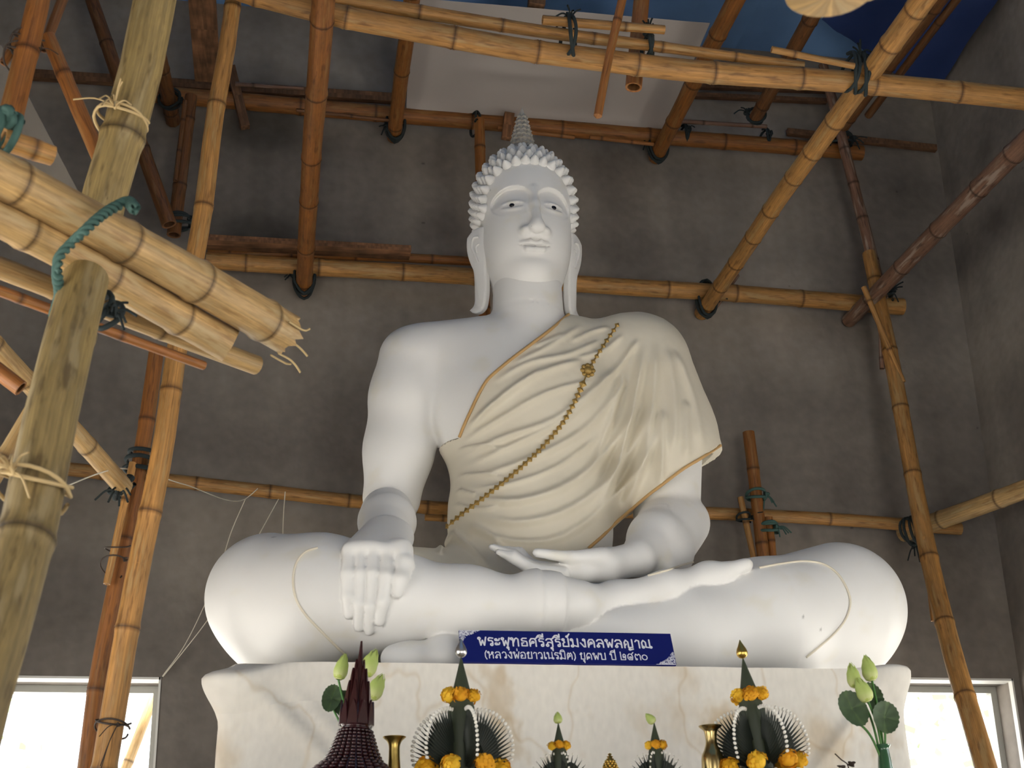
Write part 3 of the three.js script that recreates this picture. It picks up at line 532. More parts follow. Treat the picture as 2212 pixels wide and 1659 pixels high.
const legsF = (x, y, z) => {
  const top = legTop(x, y, z), under = smin(legsBack(x, y, z), lShin(x, y, z), 0.05);
  return Math.min(smin(under, rShin(x, y, z), x < -0.35 ? 0.05 : 0.008), smin(under, top, 0.006));
};
const bodyF = (x, y, z) => {
  let d = smin(torso(x, y, z), shoulders(x, y, z), 0.1);
  if (y > 1.2) d = smin(d, neckF(x, y, z), 0.035);
  let a = smin(rUpper(x, y, z), d, 0.035);
  a = smin(a, lUpper(x, y, z), 0.05);
  let lg = legsF(x, y, z);
  lg = smin(lg, lFoot(x, y, z), 0.012);
  let b = smin(a, lg, 0.03);
  b = smin(b, rFore(x, y, z), 0.012);
  let la = smin(lFore(x, y, z), lCuff(x, y, z), 0.05);
  b = smin(b, la, 0.016);
  if (x < -0.45 && y < 0.75) { let h = smin(rFore(x, y, z), rPalm(x, y, z), 0.04); h = smin(h, rThumb(x, y, z), 0.02); let fg = Math.min(fing[0](x, y, z), fing[1](x, y, z), fing[2](x, y, z), fing[3](x, y, z)); h = smin(h, fg, 0.01); b = smin(b, h, 0.006); }
  if (x > -0.5 && x < 0.45 && y < 0.75) { let h = smin(lFore(x, y, z), lPalm(x, y, z), 0.02); h = smin(h, lThumb(x, y, z), 0.014); let fg = Math.min(lFing[0](x, y, z), lFing[1](x, y, z), lFing[2](x, y, z), lFing[3](x, y, z)); h = smin(h, fg, 0.012); b = smin(b, h, 0.004); }
  return Math.max(b, -y);
};
const white = new THREE.MeshStandardMaterial({ color: new THREE.Color(1, 1, 1), roughness: 0.5, vertexColors: true });
const dusty = (x, y, z) => {       // white paint with faint cream dirt patches and a few chips
  const n = fbm(x * 3.1, y * 3.1, z * 3.1 + 2, 4), m = sstep(0.1, 0.5, fbm(x * 7, y * 9, z * 7 + 9, 4)), s = N(x * 46, y * 46, z * 46) > 0.74 && N(x * 3, y * 3, z * 3 + 5) > 0.05 ? 0.45 : 1;
  const c = (0.82 + n * 0.05) * s;
  return [c * (1 - m * 0.03), c * (0.99 - m * 0.05), c * (0.975 - m * 0.11)];
};
const statue = group('seated_statue', 'huge white seated Buddha statue in a cream robe on the altar', 'statue', undefined, O);
mesh('body', surfaceNets(bodyF, V(-1.36, -0.01, -0.5), V(1.44, 1.95, 0.82), 0.0112, dusty), white, statue);

// ---------------------------------------------------------------- head (own axes: y up, z forward, tilted slightly down)
const HEAD = B3(-0.042, 1.985, 0.068), TILT = 0.1;
const headG = new THREE.Group();
headG.name = 'head'; headG.position.copy(HEAD); headG.rotation.x = TILT;
statue.add(headG);
const skull = ell(B3(0, 0.085, -0.05), 0.2, 0.25, 0.222), face = ell(B3(0, -0.025, 0.0), 0.184, 0.285, 0.19), jaw = ell(B3(0, -0.15, 0.032), 0.156, 0.165, 0.15), chin = ell(B3(0, -0.262, 0.125), 0.06, 0.045, 0.05);
const noseB = chain([[B3(0, 0.075, 0.17), 0.014], [B3(0, 0.0, 0.198), 0.0165], [B3(0, -0.09, 0.236), 0.021]], 0.02), noseT = ell(B3(0, -0.112, 0.23), 0.034, 0.024, 0.032), ell0 = ell(B3(0.038, -0.116, 0.196), 0.022, 0.019, 0.03), noseW = (x, y, z) => ell0(Math.abs(x), y, z);
const nostril = ell(B3(0.018, -0.137, 0.217), 0.009, 0.007, 0.013);
const lipU = chain([[B3(0, -0.168, 0.2), 0.0105], [B3(0.02, -0.1635, 0.199), 0.0115], [B3(0.048, -0.164, 0.184), 0.008], [B3(0.072, -0.158, 0.166), 0.003]], 0.006), lipL = chain([[B3(0, -0.192, 0.194), 0.0115], [B3(0.03, -0.19, 0.188), 0.0105], [B3(0.058, -0.175, 0.172), 0.005]], 0.01);
const EY = 0.006, neckH = cone(B3(0, -0.46, -0.02), B3(0, -0.12, -0.008), 0.134, 0.13);
const headF = (x, y, z) => {
  const ax = Math.abs(x);
  let d = smin(skull(x, y, z), face(x, y, z), 0.02);
  d = smin(d, jaw(x, y, z), 0.07);
  d = smin(d, chin(x, y, z), 0.07);
  d = smin(d, neckH(x, y, z), 0.07);
  if (z > 0.03) {
    const front = sstep(0.03, 0.09, z), ex = (ax - 0.083) / 0.079, ey = (y - 0.02) / 0.071, e = Math.sqrt(ex * ex + ey * ey);
    // hollow under the brow: a crisp arch above, deepest at the brow, running out towards the eye
    const w = y > EY ? 0.22 + 0.78 * clamp((y - EY) / 0.075, 0, 1) : 0.22 * sstep(-0.05, EY, y);
    d += 0.02 * sstep(1.05, 0.9, e) * w * front;
    const q = (ax - 0.084) / 0.049, qq = 1 - q * q;
    if (qq > 0) {
      const lid = y - (EY + 0.003 + 0.0085 * qq), low = y - (EY - 0.004 - 0.0075 * qq);
      d -= front * (0.0075 * qq * Math.exp(-(((lid - 0.004) / 0.008) ** 2)) + 0.006 * qq * Math.exp(-(((low + 0.006) / 0.009) ** 2)));
      if (lid < 0 && low > 0) d += 0.0025 * qq * front;
    }
    let n = smin(noseB(x, y, z), noseT(x, y, z), 0.02);
    n = smin(n, noseW(x, y, z), 0.014);
    d = smin(d, n, 0.02);
    d = smax(d, -nostril(ax, y, z), 0.006);
    const l = Math.min(lipU(ax, y, z), lipL(ax, y, z));
    d = smin(d, l, 0.008);
    d += 0.0028 * Math.exp(-(((y + 0.179 - ax * ax * 2.6) / 0.003) ** 2)) * sstep(0.076, 0.05, ax);
    d += 0.005 * Math.exp(-((ax / 0.012) ** 2)) * sstep(-0.138, -0.145, y) * sstep(-0.165, -0.157, y);
    d += 0.005 * Math.exp(-(((y + 0.22) / 0.016) ** 2) - (ax / 0.05) ** 2);
  }
  return d;
};
const fullHead = headF;
// long ears: a leaf-shaped blade drawn out into a hanging lobe
const earGeo = (() => {
  const sh = new THREE.Shape();
  sh.moveTo(-0.012, 0.012); sh.quadraticCurveTo(0.03, 0.022, 0.062, -0.018); sh.bezierCurveTo(0.07, -0.07, 0.05, -0.115, 0.03, -0.15); sh.bezierCurveTo(0.018, -0.185, 0.02, -0.24, 0.018, -0.29); sh.quadraticCurveTo(0.02, -0.318, 0.04, -0.326);
  sh.quadraticCurveTo(0.008, -0.346, -0.014, -0.318); sh.bezierCurveTo(-0.03, -0.28, -0.026, -0.2, -0.02, -0.15); sh.bezierCurveTo(-0.022, -0.1, -0.02, -0.05, -0.012, 0.012);
  const g = new THREE.ExtrudeGeometry(sh, { depth: 0.016, bevelEnabled: true, bevelSize: 0.008, bevelThickness: 0.009, bevelSegments: 4, curveSegments: 14, steps: 1 }).translate(0, 0, -0.008);
  const rid = tube([V(0.006, -0.02, 0.017), V(0.03, -0.022, 0.018), V(0.038, -0.06, 0.018), V(0.02, -0.1, 0.018), V(0.008, -0.13, 0.017)], 0.006, 30, 8), inn = tube([V(0.004, -0.05, 0.017), V(0.018, -0.06, 0.018), V(0.014, -0.09, 0.018)], 0.004, 20, 8);
  return mergeGeometries([toCreasedNormals(g, 0.9), rid.toNonIndexed(), inn.toNonIndexed()].map((q) => { q.deleteAttribute('uv'); return q; }));
})();
mesh('face', surfaceNets(fullHead, V(-0.25, -0.4, -0.27), V(0.25, 0.33, 0.29), 0.0052, (x, y, z) => dusty(x + 4, y, z)), white, headG);
// the same white paint for ears and curls as for the body
const painted = (g, k) => { const p = g.attributes.position, c = []; for (let i = 0; i < p.count; i++) c.push(...dusty(p.getX(i) + k, p.getY(i), p.getZ(i))); return g.setAttribute('color', new THREE.Float32BufferAttribute(c, 3)); };
for (const sd of [-1, 1]) {
  const g = earGeo.clone();
  if (sd < 0) { g.scale(-1, 1, 1); const p = g.attributes.position.array, n = g.attributes.normal.array; for (let i = 0; i < p.length; i += 9) for (let c = 0; c < 3; c++) { let t = p[i + 3 + c]; p[i + 3 + c] = p[i + 6 + c]; p[i + 6 + c] = t; t = n[i + 3 + c]; n[i + 3 + c] = n[i + 6 + c]; n[i + 6 + c] = t; } }
  const m = mesh('ear', painted(g, 7), white, headG);
  m.position.set(sd * 0.184, -0.058, 0.008); m.rotation.set(0.08, sd * 0.8, 0);
}
const ink = std(S(16, 16, 26), 0.25);
for (const s of [-1, 1]) {
  const q = hit(fullHead, s * 0.084 - 0.002, EY - 0.001, 0.4, 0, 0, -1);
  tag(mesh('pupil', new THREE.SphereGeometry(1, 20, 14).scale(0.0125, 0.0095, 0.005).translate(q.x, q.y, q.z), ink, headG), 'black painted pupil');
}
// hair curls on the skull, in rows behind the hairline
const curlGeo = new THREE.LatheGeometry([[0.0205, -0.012], [0.0225, 0.002], [0.021, 0.0095], [0.0165, 0.0125], [0.0165, 0.0175], [0.0115, 0.0205], [0.0105, 0.026], [0.005, 0.031], [0, 0.033]].map(([a, b]) => new THREE.Vector2(a, b)), 10);
const curlSet = [2, 5, 8].map((k) => painted(curlGeo.clone(), k));
let curls = 0;
const skullC = B3(0, 0.055, -0.03);
const placeCurl = (dv, sc) => {
  const q = hit(fullHead, skullC.x + dv.x * 0.5, skullC.y + dv.y * 0.5, skullC.z + dv.z * 0.5, -dv.x, -dv.y, -dv.z);
  if (!q) return;
  const e = 0.004, n = V(headF(q.x + e, q.y, q.z) - headF(q.x - e, q.y, q.z), headF(q.x, q.y + e, q.z) - headF(q.x, q.y - e, q.z), headF(q.x, q.y, q.z + e) - headF(q.x, q.y, q.z - e)).normalize();
  n.addScaledVector(V(0, 0.1, 0.12), 1).normalize();
  const m = mesh('hair_curl', curlSet[Math.floor(rnd() * 2.99)], white, headG);
  m.position.copy(q); m.quaternion.setFromUnitVectors(V(0, 1, 0), n); m.rotateY(rnd() * 6); m.scale.setScalar(sc);
  curls++;
};
for (let row = 0; row < 12; row++) {
  const th0 = 0.76 + row * 0.152, arc = 2 * 1.86, rad = 0.23 * Math.sin(Math.min(Math.PI / 2 + 0.2, th0 + 0.12)), cnt = Math.round((arc * rad) / 0.0385);
  for (let i = 0; i < cnt; i++) {
    const ph = (i + (row % 2 ? 0.5 : 0.0) + 0.25) / cnt, a = Math.PI / 2 + (ph - 0.5) * arc;     // azimuth about the forward axis
    const side = Math.abs(Math.cos(a)), th = th0 + 0.42 * side ** 2.2 * (1 - row * 0.05);
    if (th > 2.6) continue;
    placeCurl(V(Math.cos(a) * Math.sin(th), Math.sin(a) * Math.sin(th), Math.cos(th)), rr(0.94, 1.04));
  }
}
// the spire: tiers of small flame points around a cone
{
  const base = B3(-0.004, 0.285, -0.045), core = new THREE.LatheGeometry([[0.075, -0.05], [0.07, 0.0], [0.056, 0.03], [0.044, 0.09], [0.028, 0.16], [0.014, 0.22], [0.006, 0.255], [0, 0.27]].map(([a, b]) => new THREE.Vector2(a, b)), 16);
  const parts = [core.translate(base.x, base.y, base.z)];
  const pt = new THREE.ConeGeometry(0.0105, 0.024, 7).translate(0, 0.004, 0);
  for (let t = 0; t < 11; t++) {
    const yy = 0.005 + t * 0.022, r = lerp(0.068, 0.012, Math.min(1, yy / 0.24)), n = Math.max(5, Math.round((2 * Math.PI * r) / 0.019));
    for (let i = 0; i < n; i++) { const a = ((i + (t % 2) * 0.5) / n) * Math.PI * 2; parts.push(pt.clone().rotateZ(0.22).rotateY(-a).translate(base.x + Math.cos(a) * r, base.y + yy, base.z + Math.sin(a) * r)); }
  }
  const clean = parts.map((g) => { const q = g.index ? g.toNonIndexed() : g; return q; });
  const sp = mesh('hair_spire', mergeGeometries(clean), std(new THREE.Color(0.5, 0.465, 0.41), 0.8), headG);
  tag(sp, 'dusty beige flame-tiered spire on the crown');
}

// ---------------------------------------------------------------- the cream robe: a cloth shell over torso and left arm
const drape = cone(B3(0.44, 1.43, -0.03), B3(0.53, 1.0, 0.02), 0.15, 0.175);
const robeLap = cone(B3(-0.2, 0.3, 0.0), B3(-0.62, 0.3, 0.12), 0.262, 0.25);
const robeBase = (x, y, z) => { let d = smin(torso(x, y, z), shoulders(x, y, z), 0.12); d = smin(d, lUpper(x, y, z), 0.16); d = smin(d, drape(x, y, z), 0.14); d = smin(d, robeLap(x, y, z), 0.1); return d - 0.014; };
// folds read from the photograph: each a line on the cloth with a width and a height
const lin = (px, w, h) => {
  const uv = new THREE.CatmullRomCurve3(px.map(([u, v]) => V(u, v, 0))).getSpacedPoints(16).map((p) => [p.x, p.y]), q = uv.map(([u, v]) => { const d = dir(u, v), o = EYE.clone().sub(O); const s = hit(robeBase, o.x + d.x * 3, o.y + d.y * 3, o.z + d.z * 3, d.x, d.y, d.z, 200, 6) ?? J(u, v, 0.15); return [s.x, s.y]; });
  const segs = []; let L = 0;
  for (let i = 0; i < q.length - 1; i++) { const l = Math.hypot(q[i + 1][0] - q[i][0], q[i + 1][1] - q[i][1]); segs.push([...q[i], q[i + 1][0] - q[i][0], q[i + 1][1] - q[i][1], L, l]); L += l; }
  return (x, y) => {
    let best = 9, at = 0;
    for (const [ax, ay, bx, by, s0, l] of segs) { let t = ((x - ax) * bx + (y - ay) * by) / (l * l); t = t < 0 ? 0 : t > 1 ? 1 : t; const dd = Math.hypot(x - ax - bx * t, y - ay - by * t); if (dd < best) { best = dd; at = (s0 + t * l) / L; } }
    if (best > w * 3) return 0;
    return h * Math.exp(-((best / w) ** 2)) * sstep(0, 0.18, at) * sstep(1.0, 0.8, at) ;
  };
};
const folds = [
  // from the waist edge rising to the shoulder
  lin([[992, 945], [1060, 880], [1160, 810], [1270, 775]], 0.014, 0.02), lin([[990, 962], [1080, 905], [1180, 850], [1290, 820]], 0.012, 0.016), lin([[988, 990], [1090, 945], [1200, 905], [1330, 800]], 0.013, 0.018),
  lin([[990, 1015], [1100, 965], [1230, 900], [1350, 780]], 0.012, 0.014), lin([[990, 1040], [1110, 1005], [1260, 930], [1370, 800]], 0.014, 0.016), lin([[1010, 925], [1090, 850], [1180, 790]], 0.01, 0.012),
  lin([[1060, 830], [1140, 785], [1230, 765], [1310, 730]], 0.012, 0.012), lin([[1100, 790], [1190, 745], [1260, 700]], 0.012, 0.01), lin([[1150, 750], [1220, 720]], 0.01, 0.008),
  // swags round the belly
  lin([[1000, 1070], [1090, 1085], [1200, 1060], [1300, 990], [1390, 850]], 0.016, 0.022), lin([[1010, 1105], [1110, 1130], [1230, 1100], [1330, 1020], [1420, 860]], 0.016, 0.02), lin([[1000, 1055], [1080, 1050], [1200, 1010], [1310, 930]], 0.011, 0.012),
  lin([[990, 1128], [1080, 1165], [1200, 1165], [1300, 1100], [1400, 980], [1440, 850]], 0.014, 0.016), lin([[960, 1150], [1010, 1180], [1060, 1230]], 0.014, 0.014), lin([[955, 1160], [950, 1200]], 0.012, 0.012), lin([[1010, 1130], [1060, 1160], [1100, 1220]], 0.013, 0.012),
  // long folds hanging from the shoulder
  lin([[1395, 735], [1370, 850], [1330, 1000], [1280, 1130]], 0.022, 0.027), lin([[1415, 735], [1405, 880], [1380, 1010], [1340, 1110]], 0.02, 0.03), lin([[1440, 745], [1455, 880], [1450, 1000]], 0.022, 0.024), lin([[1455, 750], [1500, 880], [1515, 980]], 0.022, 0.022),
  lin([[1380, 730], [1330, 800], [1290, 830]], 0.012, 0.016), lin([[1350, 720], [1300, 760], [1240, 775]], 0.012, 0.012), lin([[1320, 705], [1270, 720], [1230, 740]], 0.01, 0.01), lin([[1430, 880], [1425, 1060]], 0.015, 0.022), lin([[1480, 860], [1482, 1000]], 0.017, 0.02), lin([[1350, 790], [1320, 900], [1270, 1030]], 0.014, 0.016), lin([[1385, 760], [1350, 930], [1300, 1090]], 0.012, 0.016),
  // puckers below the waist edge
  lin([[985, 975], [1030, 965], [1090, 970]], 0.009, 0.01), lin([[985, 1030], [1040, 1025], [1100, 1035]], 0.009, 0.01), lin([[985, 1060], [1030, 1070]], 0.009, 0.012), lin([[975, 1090], [1030, 1100], [1080, 1095]], 0.009, 0.011),
];
// tabulate a function of (x, y) once, then look it up
const grid2 = (fn, x0, x1, y0, y1, h) => { const nx = Math.ceil((x1 - x0) / h) + 2, ny = Math.ceil((y1 - y0) / h) + 2, A = new Float32Array(nx * ny); for (let j = 0; j < ny; j++) for (let i = 0; i < nx; i++) A[j * nx + i] = fn(x0 + i * h, y0 + j * h); return (x, y) => { const fx = clamp((x - x0) / h, 0, nx - 1.001), fy = clamp((y - y0) / h, 0, ny - 1.001), i = Math.floor(fx), j = Math.floor(fy), a = fx - i, b = fy - j, q = j * nx + i; return (A[q] * (1 - a) + A[q + 1] * a) * (1 - b) + (A[q + nx] * (1 - a) + A[q + nx + 1] * a) * b; }; };
const foldAt = grid2((x, y) => { let s = 0; for (const f of folds) s += f(x, y); return s + 0.005 * fbm(x * 9, y * 9, 3, 3); }, -0.8, 0.85, 0.2, 1.75, 0.004);
const robeOut = (x, y, z) => { const d = robeBase(x, y, z); if (d > 0.12 || d < -0.12) return d; return d - (z > -0.15 ? foldAt(x, y) * sstep(-0.15, 0.0, z) : 0); };
const onRobe = (u, v) => { const d = dir(u, v), o = EYE.clone().sub(O); return hit(robeOut, o.x + d.x * 3, o.y + d.y * 3, o.z + d.z * 3, d.x, d.y, d.z, 300, 6); };
const upperHem = [[1228, 680], [1190, 712], [1150, 742], [1110, 772], [1085, 792], [1052, 822], [1035, 850], [1018, 885], [1002, 920], [992, 945]], lowerHem = [[1556, 963], [1515, 990], [1478, 1012], [1440, 1040], [1400, 1070], [1365, 1100], [1330, 1130], [1300, 1160], [1270, 1186]], lapHem = [[884, 1212], [940, 1220], [1000, 1233], [1060, 1242], [1130, 1250]];
const hemPts = (uv) => uv.map(([u, v]) => onRobe(u, v)).filter(Boolean);
const hU = hemPts(upperHem), hL = hemPts(lowerHem), hB = hemPts(lapHem);
const poly = [[hU[0].x - 0.02, 2.0], ...hU.map((q) => [q.x, q.y]), [-0.75, hU[hU.length - 1].y + 0.02], [-0.75, hB[0].y + 0.06], [hB[0].x, hB[0].y], ...hB.map((q) => [q.x, q.y]), [hL[hL.length - 1].x - 0.05, hB[hB.length - 1].y - 0.05], ...hL.slice().reverse().map((q) => [q.x, q.y]), [1.0, hL[0].y + 0.06], [1.0, 2.0]];
const polyD = grid2((x, y) => {
  let d = 1e9, s = 1;
  for (let i = 0, j = poly.length - 1; i < poly.length; j = i++) {
    const [ax, ay] = poly[i], [bx, by] = poly[j], ex = bx - ax, ey = by - ay, wx = x - ax, wy = y - ay, t = clamp((wx * ex + wy * ey) / (ex * ex + ey * ey || 1e-9), 0, 1), qx = wx - ex * t, qy = wy - ey * t;
    d = Math.min(d, qx * qx + qy * qy);
    const c1 = y >= ay, c2 = y < by, c3 = ex * wy > ey * wx;
    if ((c1 && c2 && c3) || (!c1 && !c2 && !c3)) s = -s;
  }
  return s * Math.sqrt(d);
}, -0.8, 0.85, 0.2, 1.75, 0.004);
const robeF = (x, y, z) => { const d = robeOut(x, y, z); const shell = Math.max(d, -(d + 0.04)); return Math.max(shell, polyD(x, y)); };
const clothMat = (m) => new THREE.MeshPhysicalMaterial({ color: new THREE.Color(1, 1, 1), roughness: 0.75, vertexColors: true, sheen: 0.3, sheenRoughness: 0.5, sheenColor: new THREE.Color(0.9, 0.85, 0.75) });
const robe = group('draped_robe', 'cream satin robe draped over one shoulder of the statue', 'robe', undefined, O);
mesh('cloth', surfaceNets(robeF, V(-0.72, 0.28, -0.36), V(0.78, 1.68, 0.5), 0.0085, (x, y, z) => { const n = fbm(x * 5, y * 5, z * 5, 3) * 0.05; return [0.70 + n, 0.645 + n, 0.53 + n]; }), clothMat(), robe);
const hemMat = std(S(196, 158, 104), 0.7);
for (const h of [hU, hL, hB]) mesh('hem', tube(h.map((q) => q.clone().add(V(0, 0, 0.004))), 0.0065, h.length * 6, 6), hemMat, robe);
// gold chain lying across the robe
const gold = new THREE.MeshStandardMaterial({ color: new THREE.Color().setRGB(0.4, 0.26, 0.08), metalness: 0.6, roughness: 0.5 });
{
  const g = group('gold_chain', 'gold chain of diamond links with a round medallion across the robe', 'chain', undefined, O);
  const way = new THREE.CatmullRomCurve3([[1332, 704], [1310, 737], [1290, 768], [1270, 802], [1252, 845], [1218, 910], [1170, 968], [1112, 1022], [1052, 1070], [992, 1116], [957, 1147]].map(([u, v]) => V(u, v, 0)));
  const lg = new THREE.OctahedronGeometry(1), n = 44;
  const pts = [];
  for (let i = 0; i <= n; i++) {
    const c = way.getPointAt(i / n), q = onRobe(c.x, c.y), t = way.getTangentAt(i / n);
    if (!q) continue;
    pts.push(q.clone().add(V(0, 0, 0.006)));
    if (Math.abs(i / n - 0.215) < 0.02) continue;
    const near = Math.exp(-(((i / n - 0.215) / 0.05) ** 2)), sz = i / n < 0.17 ? 0.011 : 0.0125 + near * 0.006;
    const m = mesh('link', lg, gold, g);
    m.position.copy(q).add(V(0, 0.0, 0.008)); m.rotation.z = Math.atan2(-t.y, t.x); m.scale.set(sz * 1.15, sz, 0.006);
  }
  mesh('cord', tube(pts, 0.003, 120, 5), gold, g);
  const q = onRobe(1269, 802).add(V(0, 0, 0.012));
  const md = mesh('medallion', new THREE.SphereGeometry(0.016, 14, 10).scale(1, 1, 0.6).translate(q.x, q.y, q.z), gold, g);
  for (let i = 0; i < 8; i++) { const a = (i / 8) * Math.PI * 2; mesh('petal', new THREE.SphereGeometry(0.0095, 10, 8).scale(1, 1, 0.6).translate(q.x + Math.cos(a) * 0.021, q.y + Math.sin(a) * 0.021, q.z - 0.003), gold, md); }
}
// white thread looped over both knees, lying on the stone
{
  const onBody = (u, v) => { const d = dir(u, v), o = EYE.clone().sub(O); return hit(bodyF, o.x + d.x * 3, o.y + d.y * 3, o.z + d.z * 3, d.x, d.y, d.z, 300, 6); };
  const cord = (label, px, extra = []) => { const cv = new THREE.CatmullRomCurve3(px.map(([u, v]) => V(u, v, 0))), uv = cv.getSpacedPoints(44).map((q) => [q.x, q.y]); const pts = uv.map(([u, v]) => onBody(u, v)).filter(Boolean).map((q) => { const d = EYE.clone().sub(O).sub(q).normalize(); return q.addScaledVector(d, 0.004); }); tag(mesh('thread_loop', tube([...pts, ...extra], 0.0042, pts.length * 2, 6), threadMat), label, 'thread').position.copy(O); };
  cord('off-white thread looped round the knee beside the pendant hand', [[686, 1183], [660, 1192], [642, 1212], [634, 1240], [634, 1268], [642, 1300], [660, 1328], [690, 1360], [718, 1388], [742, 1412]]);
  cord('off-white thread looped round the knee beside the upturned foot', [[1640, 1226], [1690, 1217], [1740, 1212], [1780, 1219], [1808, 1238], [1828, 1268], [1837, 1300], [1828, 1335], [1806, 1365], [1775, 1393], [1742, 1420]]);
  cord('off-white thread lying along the upturned foot', [[1400, 1243], [1440, 1232], [1490, 1216], [1530, 1209], [1560, 1212]]);
}

// ---------------------------------------------------------------- pedestal, altar cloth, sign
const PED = { x0: -0.02, x1: 2.12, z: -4.66, y: 2.5 };
tag(mesh('pedestal', new RoundedBoxGeometry(PED.x1 - PED.x0, PED.y, 1.5, 2, 0.02).translate((PED.x0 + PED.x1) / 2, PED.y / 2, PED.z - 0.75), std(S(150, 144, 134), 0.9)), 'square masonry pedestal hidden under the stained cloth', 'pedestal');
{
  // perimeter path: left side, front, right side (clockwise seen from above), cloth folded over the top edge
  const x0 = PED.x0 - 0.03, x1 = PED.x1 + 0.03, zf = PED.z + 0.03, back = -5.7, rC = 0.04, pts = [];
  pts.push([x0, back]); for (let i = 0; i <= 16; i++) pts.push([x0, lerp(back, zf - rC, i / 16)]);
  for (let i = 1; i <= 8; i++) { const a = Math.PI - (i / 8) * (Math.PI / 2); pts.push([x0 + rC + Math.cos(a) * rC, zf - rC + Math.sin(a) * rC]); }
  for (let i = 1; i <= 150; i++) pts.push([lerp(x0 + rC, x1 - rC, i / 150), zf]);
  for (let i = 1; i <= 8; i++) { const a = Math.PI / 2 - (i / 8) * (Math.PI / 2); pts.push([x1 - rC + Math.cos(a) * rC, zf - rC + Math.sin(a) * rC]); }
  for (let i = 1; i <= 16; i++) pts.push([x1, lerp(zf - rC, back, i / 16)]);
  const rows = []; for (let t = -0.22; t < 0; t += 0.02) rows.push(t); for (let t = 0; t < 0.12; t += 0.01) rows.push(t); for (let t = 0.12; t <= 1.15; t += 0.022) rows.push(t);
  const pos = [], uv = [], idx = [];
  let s = 0;
  const L = [];
  pts.forEach(([x, z], i) => { if (i) s += Math.hypot(x - pts[i - 1][0], z - pts[i - 1][1]); L.push(s); });
  const sL = L[25], sR = L[25 + 150];
  pts.forEach(([x, z], i) => {
    const a = pts[Math.max(0, i - 1)], b = pts[Math.min(pts.length - 1, i + 1)], tx = b[0] - a[0], tz = b[1] - a[1], l = Math.hypot(tx, tz) || 1, nx = -tz / l, nz = tx / l, q = L[i], fx = (q - sL) / (sR - sL);
    for (const t of rows) {
      const dn = Math.max(0, t), cl = Math.exp(-(((q - sL) / 0.12) ** 2)), cr = Math.exp(-(((q - sR) / 0.1) ** 2));
      let out = 0.012 * fbm(q * 2.2, dn * 1.6, 2, 3) * sstep(0, 0.15, dn) + 0.006 * fbm(q * 9, dn * 7, 6, 3) * sstep(0, 0.1, dn);
      // diagonal drags towards both upper corners
      const dl = (q - sL) - dn * 0.95, dr = (sR - q) - dn * 0.9;
      out += 0.03 * Math.exp(-((dl / 0.035) ** 2)) * sstep(0.03, 0.15, dn) * sstep(0.6, 0.2, dn) + 0.022 * Math.exp(-(((dl - 0.1) / 0.03) ** 2)) * sstep(0.05, 0.2, dn) * sstep(0.6, 0.2, dn) + 0.02 * Math.exp(-((dr / 0.03) ** 2)) * sstep(0.03, 0.15, dn) * sstep(0.6, 0.2, dn);
      out += (cl * 0.075 + cr * 0.05) * sstep(-0.02, 0.02, t) * sstep(0.16, 0.02, t) + cl * 0.03 * sstep(0.2, 0.5, dn) * Math.sin(dn * 11);
      out += 0.03 * sstep(0.1, 1.1, dn) * (0.5 + fbm(q * 3.1, 7, 1, 2));
      const inw = Math.min(0, t);
      const yy = PED.y + 0.006 - (t > 0 ? t : 0) + (t <= 0.03 ? 0.004 * fbm(q * 6, 3, 1, 2) : 0) - cl * 0.045 * sstep(-0.05, 0.02, t) + cr * 0.012 * sstep(-0.06, 0.0, t) + (t > 0 && t < 0.03 ? 0.004 : 0);
      pos.push(x + nx * (out + inw), yy, z + nz * (out + inw));
      uv.push(q * 0.35, -t * 0.35);
    }
  });
  const R = rows.length;
  for (let i = 0; i < pts.length - 1; i++) for (let j = 0; j < R - 1; j++) { const a = i * R + j, b = a + 1, c = a + R, d = c + 1; idx.push(a, c, b, b, c, d); }
  const g = new THREE.BufferGeometry();
  g.setAttribute('position', new THREE.Float32BufferAttribute(pos, 3)); g.setAttribute('uv', new THREE.Float32BufferAttribute(uv, 2)); g.setIndex(idx); g.computeVertexNormals();
  const map = dataTex(1024, 512, (u, v) => {
    const x = u * 2.85, y = v * 1.4, st = sstep(0.1, 0.4, fbm(x * 2.6, y * 5, 3, 5)), st2 = sstep(0.16, 0.34, fbm(x * 5 + 7, y * 8, 13, 5)), f = fbm(x * 60, y * 60, 5, 2), sp = fbm(x * 24, y * 24, 33, 2) > 0.49 ? 0.72 : 1;
    const edge = Math.exp(-(((fbm(x * 3, y * 4, 21, 4) - 0.1) / 0.018) ** 2)) * 0.22;
    const k = (1 + f * 0.05) * sp, m = Math.min(0.85, st * 0.5 + st2 * 0.42 + edge * 1.2);
    return [lerp(226, 188, m) * k, lerp(221, 166, m) * k, lerp(212, 134, m) * k];
  });
  tag(mesh('altar_cloth', g, std(new THREE.Color(1, 1, 1), 0.9, { map, side: THREE.DoubleSide })), 'white stained cloth draped over the pedestal under the statue', 'cloth');
}
